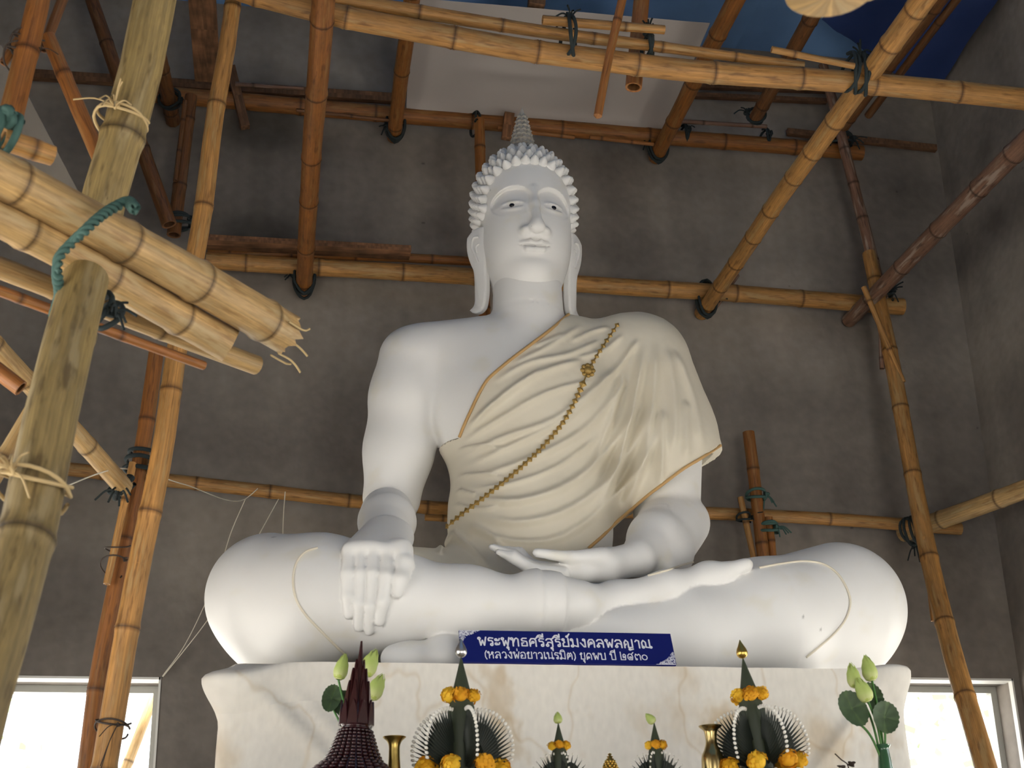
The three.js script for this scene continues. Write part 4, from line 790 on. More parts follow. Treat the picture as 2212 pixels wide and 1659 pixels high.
// Thai lettering drawn as strokes: [width, [polylines], [loops x y r]]
const GL = {
  'พ': [0.95, [[[0.19, 0.74], [0.3, 0.03], [0.48, 0.62], [0.66, 0.03], [0.84, 1]]], [[0.17, 0.85, 0.11]]],
  'ร': [0.72, [[[0.55, 0.13], [0.55, 0.45], [0.45, 0.6], [0.16, 0.6], [0.12, 0.78], [0.24, 0.95], [0.58, 0.9]]], [[0.44, 0.13, 0.11]]],
  'ะ': [0.66, [[[0.2, 0.6], [0.45, 0.66], [0.52, 0.86]], [[0.2, 0.1], [0.45, 0.16], [0.52, 0.36]]], [[0.17, 0.72, 0.1], [0.17, 0.22, 0.1]]],
  'ท': [0.98, [[[0.26, 0.86], [0.26, 0]], [[0.26, 0.3], [0.46, 0.85], [0.62, 0.96], [0.78, 0.82], [0.78, 0]]], [[0.15, 0.86, 0.11]]],
  'ธ': [0.84, [[[0.64, 0.95], [0.28, 0.95], [0.15, 0.8], [0.2, 0.64], [0.62, 0.58], [0.68, 0.4], [0.68, 0.04], [0.16, 0.04], [0.16, 0.36], [0.34, 0.4]]], []],
  'ศ': [0.95, [[[0.15, 0], [0.13, 0.65], [0.3, 0.92], [0.6, 0.92], [0.74, 0.7], [0.74, 0]], [[0.34, 0.42], [0.15, 0.18]], [[0.66, 0.86], [0.9, 1.08]]], [[0.44, 0.48, 0.1]]],
  'ส': [0.95, [[[0.74, 0], [0.74, 0.62], [0.6, 0.93], [0.26, 0.93], [0.12, 0.76]], [[0.2, 0.26], [0.3, 0.5], [0.55, 0.5], [0.74, 0.36]], [[0.64, 0.86], [0.9, 1.08]]], [[0.22, 0.14, 0.11]]],
  'ล': [0.93, [[[0.74, 0], [0.74, 0.62], [0.6, 0.93], [0.26, 0.93], [0.12, 0.76]], [[0.2, 0.26], [0.3, 0.5], [0.55, 0.5], [0.74, 0.36]]], [[0.22, 0.14, 0.11]]],
  'ย': [0.88, [[[0.18, 0.76], [0.32, 0.56], [0.15, 0.4], [0.15, 0.05], [0.7, 0.05], [0.7, 1]]], [[0.19, 0.86, 0.1]]],
  'ม': [0.95, [[[0.27, 0.86], [0.27, 0.14]], [[0.26, 0.2], [0.76, 0.03], [0.76, 1]]], [[0.16, 0.86, 0.1], [0.19, 0.1, 0.1]]],
  'ง': [0.74, [[[0.56, 0.86], [0.56, 0.03], [0.42, 0.03], [0.1, 0.5]]], [[0.45, 0.86, 0.1]]],
  'ค': [0.92, [[[0.14, 0], [0.14, 0.65], [0.3, 0.93], [0.6, 0.93], [0.74, 0.65], [0.74, 0]], [[0.35, 0.44], [0.14, 0.14]]], [[0.44, 0.5, 0.1]]],
  'ญ': [1.15, [[[0.12, 0], [0.12, 0.65], [0.28, 0.93], [0.5, 0.7], [0.5, 0.03], [0.92, 0.03], [0.92, 1]], [[0.12, 0.2], [0.3, 0.45]], [[0.64, -0.26], [0.95, -0.16]]], [[0.6, -0.2, 0.08]]],
  'า': [0.64, [[[0.1, 0.76], [0.24, 0.95], [0.48, 0.86], [0.48, 0]]], []],
  'ณ': [1.2, [[[0.15, 0.1], [0.13, 0.65], [0.3, 0.93], [0.52, 0.7], [0.52, 0.1], [0.92, 0.05], [0.92, 1]]], [[0.24, 0.1, 0.1], [1.02, 0.1, 0.09]]],
  'ห': [0.98, [[[0.27, 0.86], [0.27, 0]], [[0.27, 0.34], [0.62, 0.7], [0.78, 0.48], [0.78, 0]]], [[0.16, 0.86, 0.1], [0.7, 0.82, 0.1]]],
  'ว': [0.76, [[[0.1, 0.76], [0.25, 0.95], [0.5, 0.9], [0.6, 0.62], [0.6, 0.1]]], [[0.5, 0.12, 0.1]]],
  'อ': [0.86, [[[0.13, 0.45], [0.13, 0.05], [0.68, 0.05], [0.7, 0.7], [0.54, 0.95], [0.26, 0.94], [0.1, 0.78]]], [[0.24, 0.45, 0.1]]],
  'ข': [0.86, [[[0.17, 0.86], [0.1, 0.74], [0.24, 0.66], [0.2, 0.05], [0.7, 0.05], [0.7, 1]]], [[0.28, 0.88, 0.09]]],
  'เ': [0.44, [[[0.16, 1], [0.16, 0.14]]], [[0.26, 0.12, 0.1]]],
  'น': [0.98, [[[0.27, 0.86], [0.27, 0.04]], [[0.27, 0.14], [0.74, 0.12]], [[0.74, 1], [0.74, 0.1]]], [[0.16, 0.86, 0.1], [0.83, 0.1, 0.09]]],
  'ต': [0.92, [[[0.14, 0], [0.14, 0.65], [0.28, 0.95], [0.44, 0.74], [0.6, 0.95], [0.74, 0.65], [0.74, 0]], [[0.34, 0.36], [0.14, 0.14]]], [[0.43, 0.5, 0.1]]],
  'ด': [0.92, [[[0.14, 0], [0.13, 0.62], [0.3, 0.93], [0.6, 0.93], [0.74, 0.65], [0.74, 0]], [[0.28, 0.24], [0.15, 0.04]]], [[0.38, 0.3, 0.1]]],
  'บ': [0.93, [[[0.26, 0.86], [0.26, 0.04], [0.76, 0.04], [0.76, 1]]], [[0.15, 0.86, 0.1]]],
  'ป': [0.93, [[[0.26, 0.86], [0.26, 0.04], [0.76, 0.04], [0.76, 1.4]]], [[0.15, 0.86, 0.1]]],
  '๒': [0.95, [[[0.12, 1.2], [0.12, 0.04], [0.72, 0.04], [0.78, 0.75], [0.6, 0.9], [0.44, 0.75], [0.44, 0.5]]], [[0.52, 0.45, 0.1]]],
  '๕': [1.0, [[[0.3, 0.05], [0.13, 0.3], [0.16, 0.72], [0.36, 0.93], [0.66, 0.88], [0.8, 0.5], [0.7, 0.06], [0.44, 0.06]], [[0.66, 0.86], [0.92, 1.15]]], [[0.48, 0.38, 0.12]]],
  '๓': [1.0, [[[0.2, 0.2], [0.12, 0.6], [0.24, 0.92], [0.46, 0.72], [0.66, 0.92], [0.84, 0.7], [0.84, 0.06]]], [[0.28, 0.14, 0.1]]],
  '๐': [0.86, [], [[0.42, 0.44, 0.34]]],
  '(': [0.4, [[[0.32, 1.1], [0.14, 0.75], [0.14, 0.2], [0.32, -0.15]]], []], ')': [0.4, [[[0.08, 1.1], [0.26, 0.75], [0.26, 0.2], [0.08, -0.15]]], []], ' ': [0.45, [], []],
  'ุ': [0, [[[-0.24, -0.16], [-0.24, -0.48]]], [[-0.32, -0.2, 0.08]]],
  'ี': [0, [[[-0.78, 1.14], [-0.62, 1.34], [-0.4, 1.38], [-0.18, 1.14], [-0.78, 1.14]], [[-0.18, 1.14], [-0.18, 1.52]]], []],
  'ิ': [0, [[[-0.78, 1.14], [-0.62, 1.36], [-0.36, 1.36], [-0.2, 1.14], [-0.78, 1.14]]], []],
  '์': [0, [[[-0.2, 1.3], [-0.02, 1.56]]], [[-0.27, 1.24, 0.08]]],
  '่': [0, [[[-0.34, 1.14], [-0.34, 1.44]]], []],
};
{
  const cv = document.createElement('canvas'); cv.width = 2000; cv.height = 352;
  const c = cv.getContext('2d');
  c.fillStyle = 'rgb(12,18,98)'; c.fillRect(0, 0, 2000, 352);
  c.strokeStyle = c.fillStyle = 'rgb(226,226,232)'; c.lineCap = 'round'; c.lineJoin = 'round';
  const write = (str, x0, x1, base, h, weight) => {
    const total = [...str].reduce((a, ch) => a + (GL[ch]?.[0] ?? 0.5), 0), sx = (x1 - x0) / total;
    let x = x0;
    for (const ch of str) {
      const [w, lines, loops] = GL[ch]; c.lineWidth = weight;
      for (const pl of lines) { c.beginPath(); pl.forEach(([a, b], i) => (i ? c.lineTo(x + a * sx, base - b * h) : c.moveTo(x + a * sx, base - b * h))); c.stroke(); }
      for (const [a, b, r] of loops) { c.beginPath(); c.ellipse(x + a * sx, base - b * h, r * sx, r * h * 1.05, 0, 0, 7); c.stroke(); }
      x += w * sx;
    }
  };
  write('พระพุทธศรีสุรีย์มงคลพลญาณ', 165, 1805, 168, 92, 15);
  write('(หลวงพ่อขาวเนรมิต) ขุดพบ ปี ๒๕๓๐', 215, 1740, 306, 74, 10.5);
  // corner filigree: scrolls filling two opposite corner triangles
  const scroll = (cx, cy, sx, sy) => {
    c.lineWidth = 4;
    for (let i = 0; i < 26; i++) for (let j = 0; j < 18; j++) {
      const a = i / 26, b = j / 18; if (a + b * 1.0 > 0.92 - 0.5 * Math.min(a, b)) continue;
      const px = cx + sx * (a * 185 + 7), py = cy + sy * (b * 150 + 7);
      if (rnd() < 0.62) { c.beginPath(); c.arc(px, py, 4 + rnd() * 3, rnd() * 6, rnd() * 6 + 3.4); c.stroke(); }
    }
    c.lineWidth = 3; c.strokeRect(cx + (sx < 0 ? -190 : 2), cy + (sy < 0 ? -5 : 2), 188, 3);
  };
  scroll(0, 0, 1, 1); scroll(2000, 352, -1, -1);
  const t = new THREE.CanvasTexture(cv); t.colorSpace = THREE.SRGBColorSpace;
  const a = P(999, 1432, -4.6), b = P(1466, 1432, -4.6), w = b.x - a.x, h = 0.122, g = group('name_sign', 'dark blue sign with white Thai lettering at the feet of the statue', 'sign', undefined, V((a.x + b.x) / 2, PED.y + 0.008, -4.63));
  g.rotation.x = -0.4;
  const face = new THREE.PlaneGeometry(w, h).translate(0, h / 2, 0.0055);
  mesh('board', new RoundedBoxGeometry(w, h, 0.01, 2, 0.002).translate(0, h / 2, 0), std(S(20, 26, 100), 0.35), g);
  mesh('lettering', face, std(new THREE.Color(1, 1, 1), 0.35, { map: t }), g);
}

// ---------------------------------------------------------------- offerings on the altar table
const AZ = -3.8, TABLE_Y = 1.5, K = (u, v, z = AZ) => P(u, v, z), PX = 0.00124;
{
  const g = group('altar_table', 'wooden altar table carrying the offerings', 'table', undefined, V(1.02, 0, -3.84)), wood = std(S(110, 66, 40), 0.5);
  mesh('table_top', new RoundedBoxGeometry(2.3, 0.04, 0.26, 2, 0.01).translate(0, TABLE_Y - 0.025, 0), wood, g);
  for (const [x, z] of [[-1.08, -0.09], [1.08, -0.09], [-1.08, 0.09], [1.08, 0.09]]) mesh('leg', new RoundedBoxGeometry(0.07, TABLE_Y - 0.05, 0.07, 2, 0.008).translate(x, (TABLE_Y - 0.05) / 2, z), wood, g);
}
const lathe = (prof, seg = 40) => new THREE.LatheGeometry(prof.map(([r, y]) => new THREE.Vector2(Math.max(r, 0.0002), y)), seg);
const smoothProf = (prof, n = 60) => new THREE.CatmullRomCurve3(prof.map(([r, y]) => V(r, y, 0))).getPoints(n).map((q) => [q.x, q.y]);
// px profile measured down from the rim at (u, v): lathe standing on the table
function turned(name, label, cat, u, v, prof, mat, z = AZ) {
  const top = K(u, v, z), s = PX * (Math.abs(z) / 3.8), h = top.y - TABLE_Y, last = prof[prof.length - 1][1] * s, k = h / last;
  const outer = smoothProf(prof.map(([r, d]) => [r * s, -d * s * (d * s > h * 0.6 ? k : lerp(1, k, (d * s) / (h * 0.6)))]).reverse().map(([r, y]) => [r, Math.max(y, -h)])), inner = outer.slice(-22).reverse().map(([r, y]) => [r - 0.0022, y]);
  const g = group(name, label, cat, undefined, V(top.x, TABLE_Y, z));
  mesh('vase_body', lathe([[0.0002, -h], ...outer, ...inner, [0.0002, inner[inner.length - 1][1]]].map(([r, y]) => [r, y + h])), mat, g);
  return g;
}
const brassA = new THREE.MeshStandardMaterial({ color: new THREE.Color().setRGB(0.62, 0.44, 0.13), metalness: 1, roughness: 0.33 }), brassB = new THREE.MeshStandardMaterial({ color: new THREE.Color().setRGB(0.5, 0.37, 0.16), metalness: 1, roughness: 0.25 });
turned('brass_vase', 'plain trumpet-mouthed brass vase beside the dark red finial', 'vase', 852, 1592, [[23.5, 0], [22, 2], [15, 8], [11.5, 15], [11, 26], [12.5, 45], [15, 68], [18, 110], [19, 140]], brassA);
turned('brass_vase', 'round-shouldered polished brass vase between the two leaf cones', 'vase', 1534, 1568, [[24.5, 0], [23, 2.5], [15, 9], [12.5, 17], [12, 29], [16, 38], [22, 46], [23.8, 56], [22, 72], [17, 95], [12, 118], [11, 130], [19, 150], [20, 160]], brassB);
const glaze = new THREE.MeshPhysicalMaterial({ color: S(52, 92, 62), roughness: 0.15, clearcoat: 1, clearcoatRoughness: 0.08 });
const leafMat = (c) => new THREE.MeshStandardMaterial({ color: c, roughness: 0.6, side: THREE.DoubleSide, vertexColors: true });
const lotusLeafMat = leafMat(new THREE.Color(1, 1, 1)), stemMat = std(S(70, 120, 52), 0.5);
// a lotus bud with overlapping petals: core and petals as sub-parts; base at the origin, tip up
const budCore = lathe(smoothProf([[0.006, 0], [0.016, 0.006], [0.0185, 0.02], [0.0165, 0.036], [0.009, 0.055], [0.0015, 0.07]], 24), 18);
const petalGeo = (() => {
  const g = new THREE.PlaneGeometry(1, 1, 8, 12), p = g.attributes.position, c = [];
  for (let i = 0; i < p.count; i++) {
    const a = p.getX(i), t = p.getY(i) + 0.5, prof = [[0, 0.007], [0.12, 0.017], [0.3, 0.0197], [0.55, 0.0172], [0.8, 0.0105], [1, 0.0018]];
    let r = 0.01; for (let k = 0; k < prof.length - 1; k++) if (t >= prof[k][0] && t <= prof[k + 1][0]) r = lerp(prof[k][1], prof[k + 1][1], sstep(0, 1, (t - prof[k][0]) / (prof[k + 1][0] - prof[k][0])));
    const ang = a * 2.0 * Math.sin(Math.PI * Math.min(0.98, 0.25 + t * 0.75)) ** 0.8;
    r += 0.0012 * (1 - 4 * a * a);
    p.setXYZ(i, Math.sin(ang) * r, t * 0.071, Math.cos(ang) * r);
    const v = 0.9 + 0.1 * Math.cos(a * 50), y = sstep(0.5, 0.0, t) * 0.25;
    c.push((0.42 + y * 0.6) * v, (0.52 + y * 0.3) * v, (0.14 + y * 0.5) * v);
  }
  g.setAttribute('color', new THREE.Float32BufferAttribute(c, 3)); g.computeVertexNormals();
  return g;
})();
const petalMat = leafMat(new THREE.Color(1, 1, 1)), budMat = std(S(176, 190, 96), 0.55);
function lotusBud(parent, tip, base, scale = 1) {
  const b = mesh('lotus_bud', budCore, budMat, parent), d = tip.clone().sub(base), s = (d.length() / 0.07) * 1;
  b.position.copy(base).sub(parent.position); b.quaternion.setFromUnitVectors(V(0, 1, 0), d.normalize()); b.rotateY(rnd() * 6); b.scale.set(s * scale, s, s * scale);
  for (let i = 0; i < 5; i++) { const q = mesh('petal', petalGeo, petalMat, b); q.rotation.y = (i / 5) * Math.PI * 2; q.scale.setScalar(1 + (i % 2) * 0.03); }
  return b;
}
function lotusLeaf(parent, c, rx, ry, turn, lean, cup = 0.25) {
  const n = 40, rings = 8, pos = [0, 0, 0], col = [0.1, 0.16, 0.055], idx = [];
  for (let j = 1; j <= rings; j++) for (let i = 0; i < n; i++) {
    const a = (i / n) * Math.PI * 2, f = j / rings, ser = j === rings ? 1 + 0.025 * (i % 2 ? 1 : -1) : 1, r = f * ser, vein = Math.exp(-((Math.sin(a * 4.5) / 0.14) ** 2)), mid = Math.exp(-(((Math.cos(a)) / 0.12) ** 2));
    const x = Math.cos(a) * rx * r, y = Math.sin(a) * ry * r * (Math.sin(a) < 0 ? 1.12 : 0.95);
    pos.push(x, y, cup * (f * f) * Math.min(rx, ry) + 0.0015 * (i % 2) * f - 0.002 * vein);
    const v = 0.5 * vein + 0.5 * mid, k = 0.85 + 0.3 * N(x * 60, y * 60, 2);
    col.push((0.062 + v * 0.07) * k, (0.105 + v * 0.1) * k, (0.045 + v * 0.03) * k);
  }
  for (let i = 0; i < n; i++) idx.push(0, 1 + i, 1 + ((i + 1) % n));
  for (let j = 0; j < rings - 1; j++) for (let i = 0; i < n; i++) { const a = 1 + j * n + i, b = 1 + j * n + ((i + 1) % n); idx.push(a, a + n, b, b, a + n, b + n); }
  const g = new THREE.BufferGeometry(); g.setAttribute('position', new THREE.Float32BufferAttribute(pos, 3)); g.setAttribute('color', new THREE.Float32BufferAttribute(col, 3)); g.setIndex(idx); g.computeVertexNormals();
  const m = mesh('lotus_leaf', g, lotusLeafMat, parent);
  m.position.copy(c).sub(parent.position); m.rotation.set(lean, 0, turn, 'ZXY');
  return m;
}
{
  const g = turned('lotus_vase', 'green glazed vase of lotus buds and round leaves by the window', 'lotus vase', 1907, 1609, [[16.5, 0], [15.5, 2.5], [12, 8], [12, 14], [14.5, 30], [17, 50], [17.5, 70], [14, 110], [12, 125], [14, 135]], glaze);
  const mouth = K(1906, 1618);
  const st = (b, z = 0) => mesh('stem', tube([b, b.clone().lerp(mouth, 0.5).add(V(0.005, 0, z)), mouth.clone().add(V(rr(-0.006, 0.006), -0.06, 0))].map((q) => q.clone().sub(g.position)), 0.0032, 16, 7), stemMat, g);
  for (const [tu, tv, bu, bv, z, sc] of [[1837, 1433, 1849, 1486, -3.8, 0.95], [1868, 1416, 1884, 1471, -3.82, 1.0], [1851, 1464, 1876, 1516, -3.77, 1.05]]) { const b = K(bu, bv, z); lotusBud(g, K(tu, tv, z), b, sc); st(b); }
  for (const [u, v, rx, ry, tn, ln, z] of [[1840, 1530, 30, 40, 0.35, -0.2, -3.78], [1884, 1506, 24, 38, -0.1, -0.5, -3.83], [1911, 1549, 30, 35, -0.25, -0.15, -3.77]]) { lotusLeaf(g, K(u, v, z), rx * PX, ry * PX, tn, ln); st(K(u, v + 20, z - 0.004)); }
}
{
  const g = turned('lotus_vase', 'green glazed vase of lotus buds behind the dark red finial', 'lotus vase', 778, 1640, [[16, 0], [15, 2.5], [12, 8], [12, 14], [15, 30], [17, 50], [17, 70], [14, 95]], glaze, -3.95);
  const mouth = K(778, 1640, -3.95);
  const st = (b) => mesh('stem', tube([b, b.clone().lerp(mouth, 0.5).add(V(-0.004, 0, 0)), mouth.clone().add(V(0, -0.04, 0))].map((q) => q.clone().sub(g.position)), 0.003, 16, 7), stemMat, g);
  for (const [tu, tv, bu, bv, z, sc] of [[746, 1413, 731, 1468, -3.95, 0.9], [813, 1404, 787, 1461, -3.93, 1.0], [827, 1457, 800, 1511, -3.92, 1.0]]) { const b = K(bu, bv, z); lotusBud(g, K(tu, tv, z), b, sc); st(b); }
  for (const [u, v, rx, ry, tn, ln, z] of [[776, 1505, 27, 32, 0.3, -0.6, -3.97], [788, 1550, 13, 48, 0.1, -0.1, -3.94], [716, 1508, 20, 32, -0.3, -0.3, -3.97], [742, 1520, 24, 30, 0, -0.3, -3.98]]) { lotusLeaf(g, K(u, v, z), rx * PX, ry * PX, tn, ln); st(K(u, v + 16, z - 0.004)); }
}
// dark red lacquered finial with carved petals over a tiered, knobbed cone
{
  const lac = new THREE.MeshPhysicalMaterial({ color: S(50, 17, 21), roughness: 0.22, clearcoat: 0.8, clearcoatRoughness: 0.15 }), mid = K(740, 1577), g = group('lacquer_finial', 'dark red lacquered carved finial with pointed petals', 'finial', undefined, V(mid.x, TABLE_Y, mid.z)), h0 = mid.y - TABLE_Y, s = PX;
  // knobbed tiers: rows of small beads on a flaring cone
  const rowsN = 16, prof = [[34, 0], [40, 18], [47, 40], [56, 60], [78, 80], [92, 110], [96, 118]];
  const rAt = (d) => { for (let i = 0; i < prof.length - 1; i++) if (d <= prof[i + 1][1]) return lerp(prof[i][0], prof[i + 1][0], (d - prof[i][1]) / (prof[i + 1][1] - prof[i][1])); return 96; };
  const core = lathe(prof.map(([r, d]) => [(r - 4) * s, h0 - d * s]).reverse().concat([[0.0005, h0]]), 40), bead = new THREE.SphereGeometry(1, 7, 5), beads = [];
  for (let j = 0; j < rowsN; j++) { const d = 3 + j * 7.2, r = rAt(d), n = 26; for (let i = 0; i < n; i++) { const a = (i / n) * Math.PI * 2; beads.push(bead.clone().scale(r * 0.11 * s, 3.4 * s, r * 0.11 * s).translate(Math.cos(a) * (r - 2) * s, h0 - d * s, Math.sin(a) * (r - 2) * s)); } }
  mesh('tiered_cone', core, lac, g);
  mesh('carved_knobs', mergeGeometries(beads), lac, g).userData.kind = 'stuff';
  mesh('foot', lathe([[0.0005, 0], [0.1, 0], [0.1, Math.max(0.005, h0 - 118 * s)], [0.0005, Math.max(0.006, h0 - 118 * s) + 0.001]], 40), lac, g);
  const bulb = mesh('bulb', lathe(smoothProf([[28, 0], [31, 3], [28, 6], [32, 12], [32.5, 22], [27, 38], [19, 60], [13, 85], [8.5, 115], [5, 145], [2, 182]].map(([r, y]) => [r * s, h0 + y * s]), 50), 36), lac, g);
  const pet = (w, h) => { const sh = new THREE.Shape(); sh.moveTo(-w * 0.5, 0); sh.quadraticCurveTo(-w * 0.55, h * 0.4, 0, h); sh.quadraticCurveTo(w * 0.55, h * 0.4, w * 0.5, 0); return new THREE.ExtrudeGeometry(sh, { depth: 0.003, bevelEnabled: true, bevelSize: 0.0012, bevelThickness: 0.0012, bevelSegments: 1, curveSegments: 6 }); };
  for (const [n, r, y, w, h, lean] of [[10, 32, 10, 19, 48, -0.04], [8, 27, 22, 17, 76, -0.1], [8, 20, 46, 13, 78, -0.09], [6, 12, 76, 9, 66, -0.07]]) for (let i = 0; i < n; i++) {
    const a = ((i + (y % 4 ? 0.5 : 0)) / n) * Math.PI * 2, m = mesh('petal', pet(w * s, h * s), lac, bulb);
    m.position.set(Math.sin(a) * r * s, h0 + y * s, Math.cos(a) * r * s); m.rotation.set(lean, a, 0, 'YXZ');
  }
  g.rotation.z = -0.05;
}
// folded-leaf offering cones with jasmine tips and marigolds
const leafDark = std(S(50, 58, 40), 0.55), leafFan = std(S(36, 42, 34), 0.6), jasmine = std(S(236, 232, 222), 0.6), mariMat = [std(S(236, 176, 28), 0.75), std(S(228, 160, 20), 0.75), std(S(242, 190, 44), 0.75)];
const mariGeo = (() => {
  const parts = [], pg = new THREE.PlaneGeometry(0.34, 0.3, 2, 2);
  for (let i = 0; i < pg.attributes.position.count; i++) { const p = pg.attributes.position, x = p.getX(i), y = p.getY(i); p.setZ(i, -x * x * 2.2 + (y > 0.1 ? 0.05 : 0)); }
  for (let i = 0; i < 74; i++) { const y = 1 - (i / 73) * 1.75, r = Math.sqrt(Math.max(0, 1 - y * y)), a = i * 2.39996; const d = V(Math.cos(a) * r, y, Math.sin(a) * r); parts.push(pg.clone().rotateX(-0.75 + (i % 5) * 0.12).rotateZ((i % 7) * 0.25 - 0.7).applyQuaternion(new THREE.Quaternion().setFromUnitVectors(V(0, 0, 1), d)).translate(d.x * (0.82 + (i % 4) * 0.06), d.y * 0.8, d.z * (0.82 + (i % 4) * 0.06))); }
  parts.push(new THREE.SphereGeometry(0.78, 10, 8));
  return mergeGeometries(parts);
})();
mariMat.forEach((m) => (m.side = THREE.DoubleSide));
const budGeo = new THREE.SphereGeometry(1, 8, 6).scale(1, 1.35, 1), spikeGeo = new THREE.ConeGeometry(1, 1, 5).translate(0, 0.5, 0);
function leafCone(label, u, v, k, finial, wings, spikes, turn, tilt) {
  const tip = K(u, v), s = PX * k, g = group('leaf_offering_cone', label, 'offering', undefined, V(tip.x, TABLE_Y, tip.z)), y0 = tip.y - TABLE_Y;
  const y = (d) => y0 - d * s;
  mesh('leaf_cone', lathe([[1.2, 0], [10, 36], [19, 72], [28, 112], [29, 140], [24, 235]].map(([r, d]) => [r * s, y(d)]).reverse(), 28), leafDark, g);
  if (finial) mesh('teardrop_finial', lathe(smoothProf([[1, -1], [6.5, 1], [11, 6], [12.2, 12], [10, 20], [5, 30], [0.5, 40]].map(([r, d]) => [r * s, y(0) + d * s]), 30), 24), finial, g);
  const ring = (n, r, d, size, ph) => { for (let i = 0; i < n; i++) { const a = (i / n) * Math.PI * 2 + ph, m = mesh('marigold', mariGeo, mariMat[i % 3], g); m.position.set(Math.cos(a) * r * s, y(d) + rr(-2, 2) * s, Math.sin(a) * r * s); m.rotation.set(rr(-0.7, 0.7), rr(0, 6), rr(-0.7, 0.7)); m.scale.setScalar(size * s * rr(0.9, 1.1)); } };
  ring(5, 25, 80, 18.5, 0.52);
  ring(7, 78, 226, 22, 0.22);
  for (let w = 0; w < wings; w++) {
    const az = Math.PI / 2 - 0.2 + turn + (w / wings) * Math.PI * 2, ca = Math.cos(az), sa = Math.sin(az);
    const at = (r, d, off = 0) => V(ca * r * s - sa * off * s, y(d), sa * r * s + ca * off * s);
    // backing leaf of the fan
    const sh = []; for (let i = 0; i <= 14; i++) { const b = lerp(1.75, -0.25, i / 14); sh.push([34 + 40 * Math.cos(b), 192 - 54 * Math.sin(b)]); }
    const pos = [], idx = []; for (const o of [-1.2, 1.2]) { pos.push(...at(26, 228, o).toArray()); sh.forEach(([r, d]) => pos.push(...at(r, d, o).toArray())); }
    const m = sh.length + 1; for (let i = 1; i < m - 1; i++) { idx.push(0, i, i + 1, m, m + i + 1, m + i); idx.push(i, m + i, i + 1, i + 1, m + i, m + i + 1); }
    const fg = new THREE.BufferGeometry(); fg.setAttribute('position', new THREE.Float32BufferAttribute(pos, 3)); fg.setIndex(idx); fg.computeVertexNormals();
    const fan = mesh('leaf_fan', fg, leafFan, g);
    for (let i = 0; i < spikes; i++) {
      const b = lerp(1.95, -0.3, i / (spikes - 1)), tipP = at(36 + 68 * Math.cos(b), 190 - 80 * Math.sin(b)), root = at(30 + 16 * Math.cos(b), 215 - 40 * Math.sin(b)), d = tipP.clone().sub(root);
      const sp = mesh('leaf_spike', spikeGeo, leafFan, fan); sp.position.copy(root); sp.quaternion.setFromUnitVectors(V(0, 1, 0), d.clone().normalize()); sp.scale.set(6.5 * s, d.length(), 5 * s);
      const jb = mesh('jasmine_bud', budGeo, jasmine, fan); jb.position.copy(tipP); jb.quaternion.copy(sp.quaternion); jb.scale.setScalar(3.4 * s);
    }
  }
  const gl = []; for (let i = 0; i < 60; i++) { const a = (i / 60) * Math.PI * 2; gl.push(new THREE.SphereGeometry(4.2 * s, 6, 5).translate(Math.cos(a) * 82 * s, y(246 + 8 * Math.abs(Math.sin(a * 4))), Math.sin(a) * 82 * s)); }
  mesh('jasmine_garland', mergeGeometries(gl), jasmine, g).userData.kind = 'stuff';
  const low = Math.max(0.01, y(250));
  mesh('footed_bowl', lathe(smoothProf([[0.3 * 60 * s, 0], [60 * s, 0.002], [56 * s, low * 0.12], [24 * s, low * 0.35], [30 * s, low * 0.5], [70 * s, low * 0.85], [84 * s, low]], 30), 32), brassA, g);
  if (tilt) g.rotation.z = tilt;
  return g;
}
const silver = new THREE.MeshStandardMaterial({ color: new THREE.Color().setRGB(0.72, 0.71, 0.7), metalness: 1, roughness: 0.3 }), goldShine = new THREE.MeshStandardMaterial({ color: new THREE.Color().setRGB(0.72, 0.48, 0.12), metalness: 1, roughness: 0.28 });
leafCone('tall leaf cone offering with silver teardrop tip and marigolds', 996, 1420, 1, silver, 6, 20, 0.05, 0);
leafCone('tall leaf cone offering with gold teardrop tip and marigolds', 1664, 1420, 1, goldShine, 6, 20, -0.05, 0.09);
for (const [label, u, v, bu, bv, ph] of [['small leaf cone offering topped by an upright lotus bud', 1206, 1562, 1204, 1538, 0.1], ['small leaf cone offering topped by a tilted lotus bud', 1413, 1561, 1395, 1542, 0.7]]) { const g = leafCone(label, u, v, 0.58, null, 6, 9, ph, 0); lotusBud(g, K(bu, bv), K(u, v + 1), 1.3); }
{
  const t = K(1317, 1627), g = group('gilded_finial', 'small gilded tiered finial between the small leaf cones', 'finial', undefined, V(t.x, TABLE_Y, t.z)), h = t.y - TABLE_Y, parts = [], ball = new THREE.SphereGeometry(1, 7, 5);
  const prof = [[0.001, h]]; for (let i = 0; i < 14; i++) { const d = 2 + i * 5, r = 2 + i * 2.2; prof.push([(r + 2.4) * PX, h - d * PX], [r * PX, h - (d + 3) * PX]); for (let k = 0; k < 10 && i > 2; k++) { const a = (k / 10) * 6.283 + i; parts.push(ball.clone().scale(2.4 * PX, 3 * PX, 2.4 * PX).translate(Math.cos(a) * (r + 1) * PX, h - d * PX, Math.sin(a) * (r + 1) * PX)); } }
  prof.push([30 * PX, 0.002], [0.0005, 0]);
  mesh('spire', lathe(prof.reverse(), 20), goldShine, g);
  mesh('knobs', mergeGeometries(parts), goldShine, g).userData.kind = 'stuff';
}
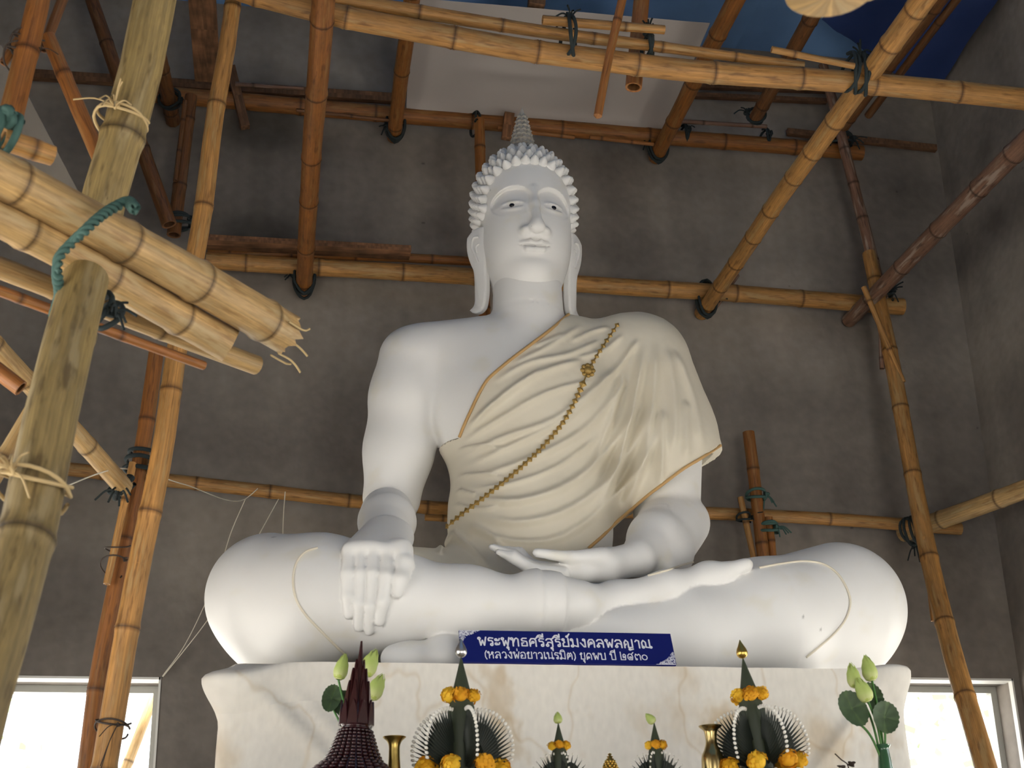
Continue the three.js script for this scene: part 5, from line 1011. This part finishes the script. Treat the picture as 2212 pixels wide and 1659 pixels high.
{ // dry dark sprig in a little pot
  const t = K(1830, 1650), g = group('dry_sprig', 'dark dried sprig in a small pot beside the green vase', 'dried plant', undefined, V(t.x, TABLE_Y, t.z)), dk = std(S(50, 36, 28), 0.8), h = t.y - TABLE_Y;
  mesh('pot', lathe(smoothProf([[0.001, 0], [0.02, 0.002], [0.03, h * 0.5], [0.024, h * 0.85], [0.02, h * 0.9]], 20), 20), dk, g);
  mesh('twig', tube([V(0, h * 0.85, 0), V(0.0, h, 0), V(-0.012, h + 0.008, 0), V(-0.031, h + 0.026, 0)], 0.0018, 16, 5), dk, g);
  for (let i = 0; i < 6; i++) { const m = mesh('dry_leaf', new THREE.SphereGeometry(1, 8, 5).scale(0.012, 0.0025, 0.006), dk, g); m.position.set(rr(-0.02, 0.02), h + rr(-0.008, 0.006), rr(-0.01, 0.01)); m.rotation.set(rr(-0.6, 0.6), rr(0, 6), rr(-0.6, 0.6)); }
}
// cotton strings hung from the wall rail
{
  const th = (label, pts) => tag(mesh('cotton_string', tube(pts, 0.0022, pts.length * 10, 5), threadMat), label, 'string');
  th('cotton string from the post across the rail to its hanging knot', [P(120, 1060, -4.0), P(215, 1022, -4.4), P(262, 1012, -4.64), P(300, 1016, -4.75), P(400, 1047, -5.6), P(530, 1078, -6.33), P(557, 1055, -6.33)]);
  th('cotton string from the rail knot down to the window corner', [P(530, 1078, -6.33), P(500, 1148, -6.36), P(470, 1240, -6.4), P(400, 1392, -6.45), P(350, 1462, -6.485)]);
  th('cotton string slanting from the rail behind the knee', [P(602, 1078, -6.34), P(545, 1180, -6.3), P(455, 1330, -6.35), P(352, 1462, -6.48)]);
  th('cotton string hanging straight from the rail behind the knee', [P(616, 1062, -6.33), P(612, 1120, -6.33), P(610, 1200, -6.33)]);
}
// things outside the windows
pole('faint bamboo pole leaning outside the left window', [V(-1.45, 0.0, -8.6), V(-0.35, 3.6, -8.9)], 0.03, 0.028, 'pale', { step: 0.4 });

// trees in the yard, seen bleached through the windows
{
  const leaf = new THREE.PlaneGeometry(0.13, 0.06), barkM = std(S(96, 78, 60), 0.9), crownM = new THREE.MeshPhysicalMaterial({ color: S(150, 172, 128), roughness: 0.8, side: THREE.DoubleSide });
  for (const [label, x, z, h, r] of [['leafy tree standing in the yard beyond the right window', 5.6, -13, 4.2, 2.0], ['leafy tree standing in the yard beyond the left window', -3.6, -14, 4.6, 2.2]]) {
    const g = group('yard_tree', label, 'tree', undefined, V(x, -0.16, z)), parts = [];
    mesh('trunk', tube([V(0, 0, 0), V(0.08, h * 0.4, 0.05), V(-0.05, h * 0.8, 0), V(0.1, h, 0)], 0.12, 20, 9), barkM, g);
    for (let i = 0; i < 700; i++) { const a = rr(0, 6.283), y = rr(-1, 1), q = Math.sqrt(1 - y * y), k = Math.cbrt(rnd()); parts.push(leaf.clone().rotateX(rr(-1, 1)).rotateY(rr(0, 6)).rotateZ(rr(-1, 1)).translate(Math.cos(a) * q * r * k, h * 0.85 + y * r * 0.8 * k, Math.sin(a) * q * r * k)); }
    mesh('crown', mergeGeometries(parts), crownM, g);
  }
}
renderer.render(scene, camera);
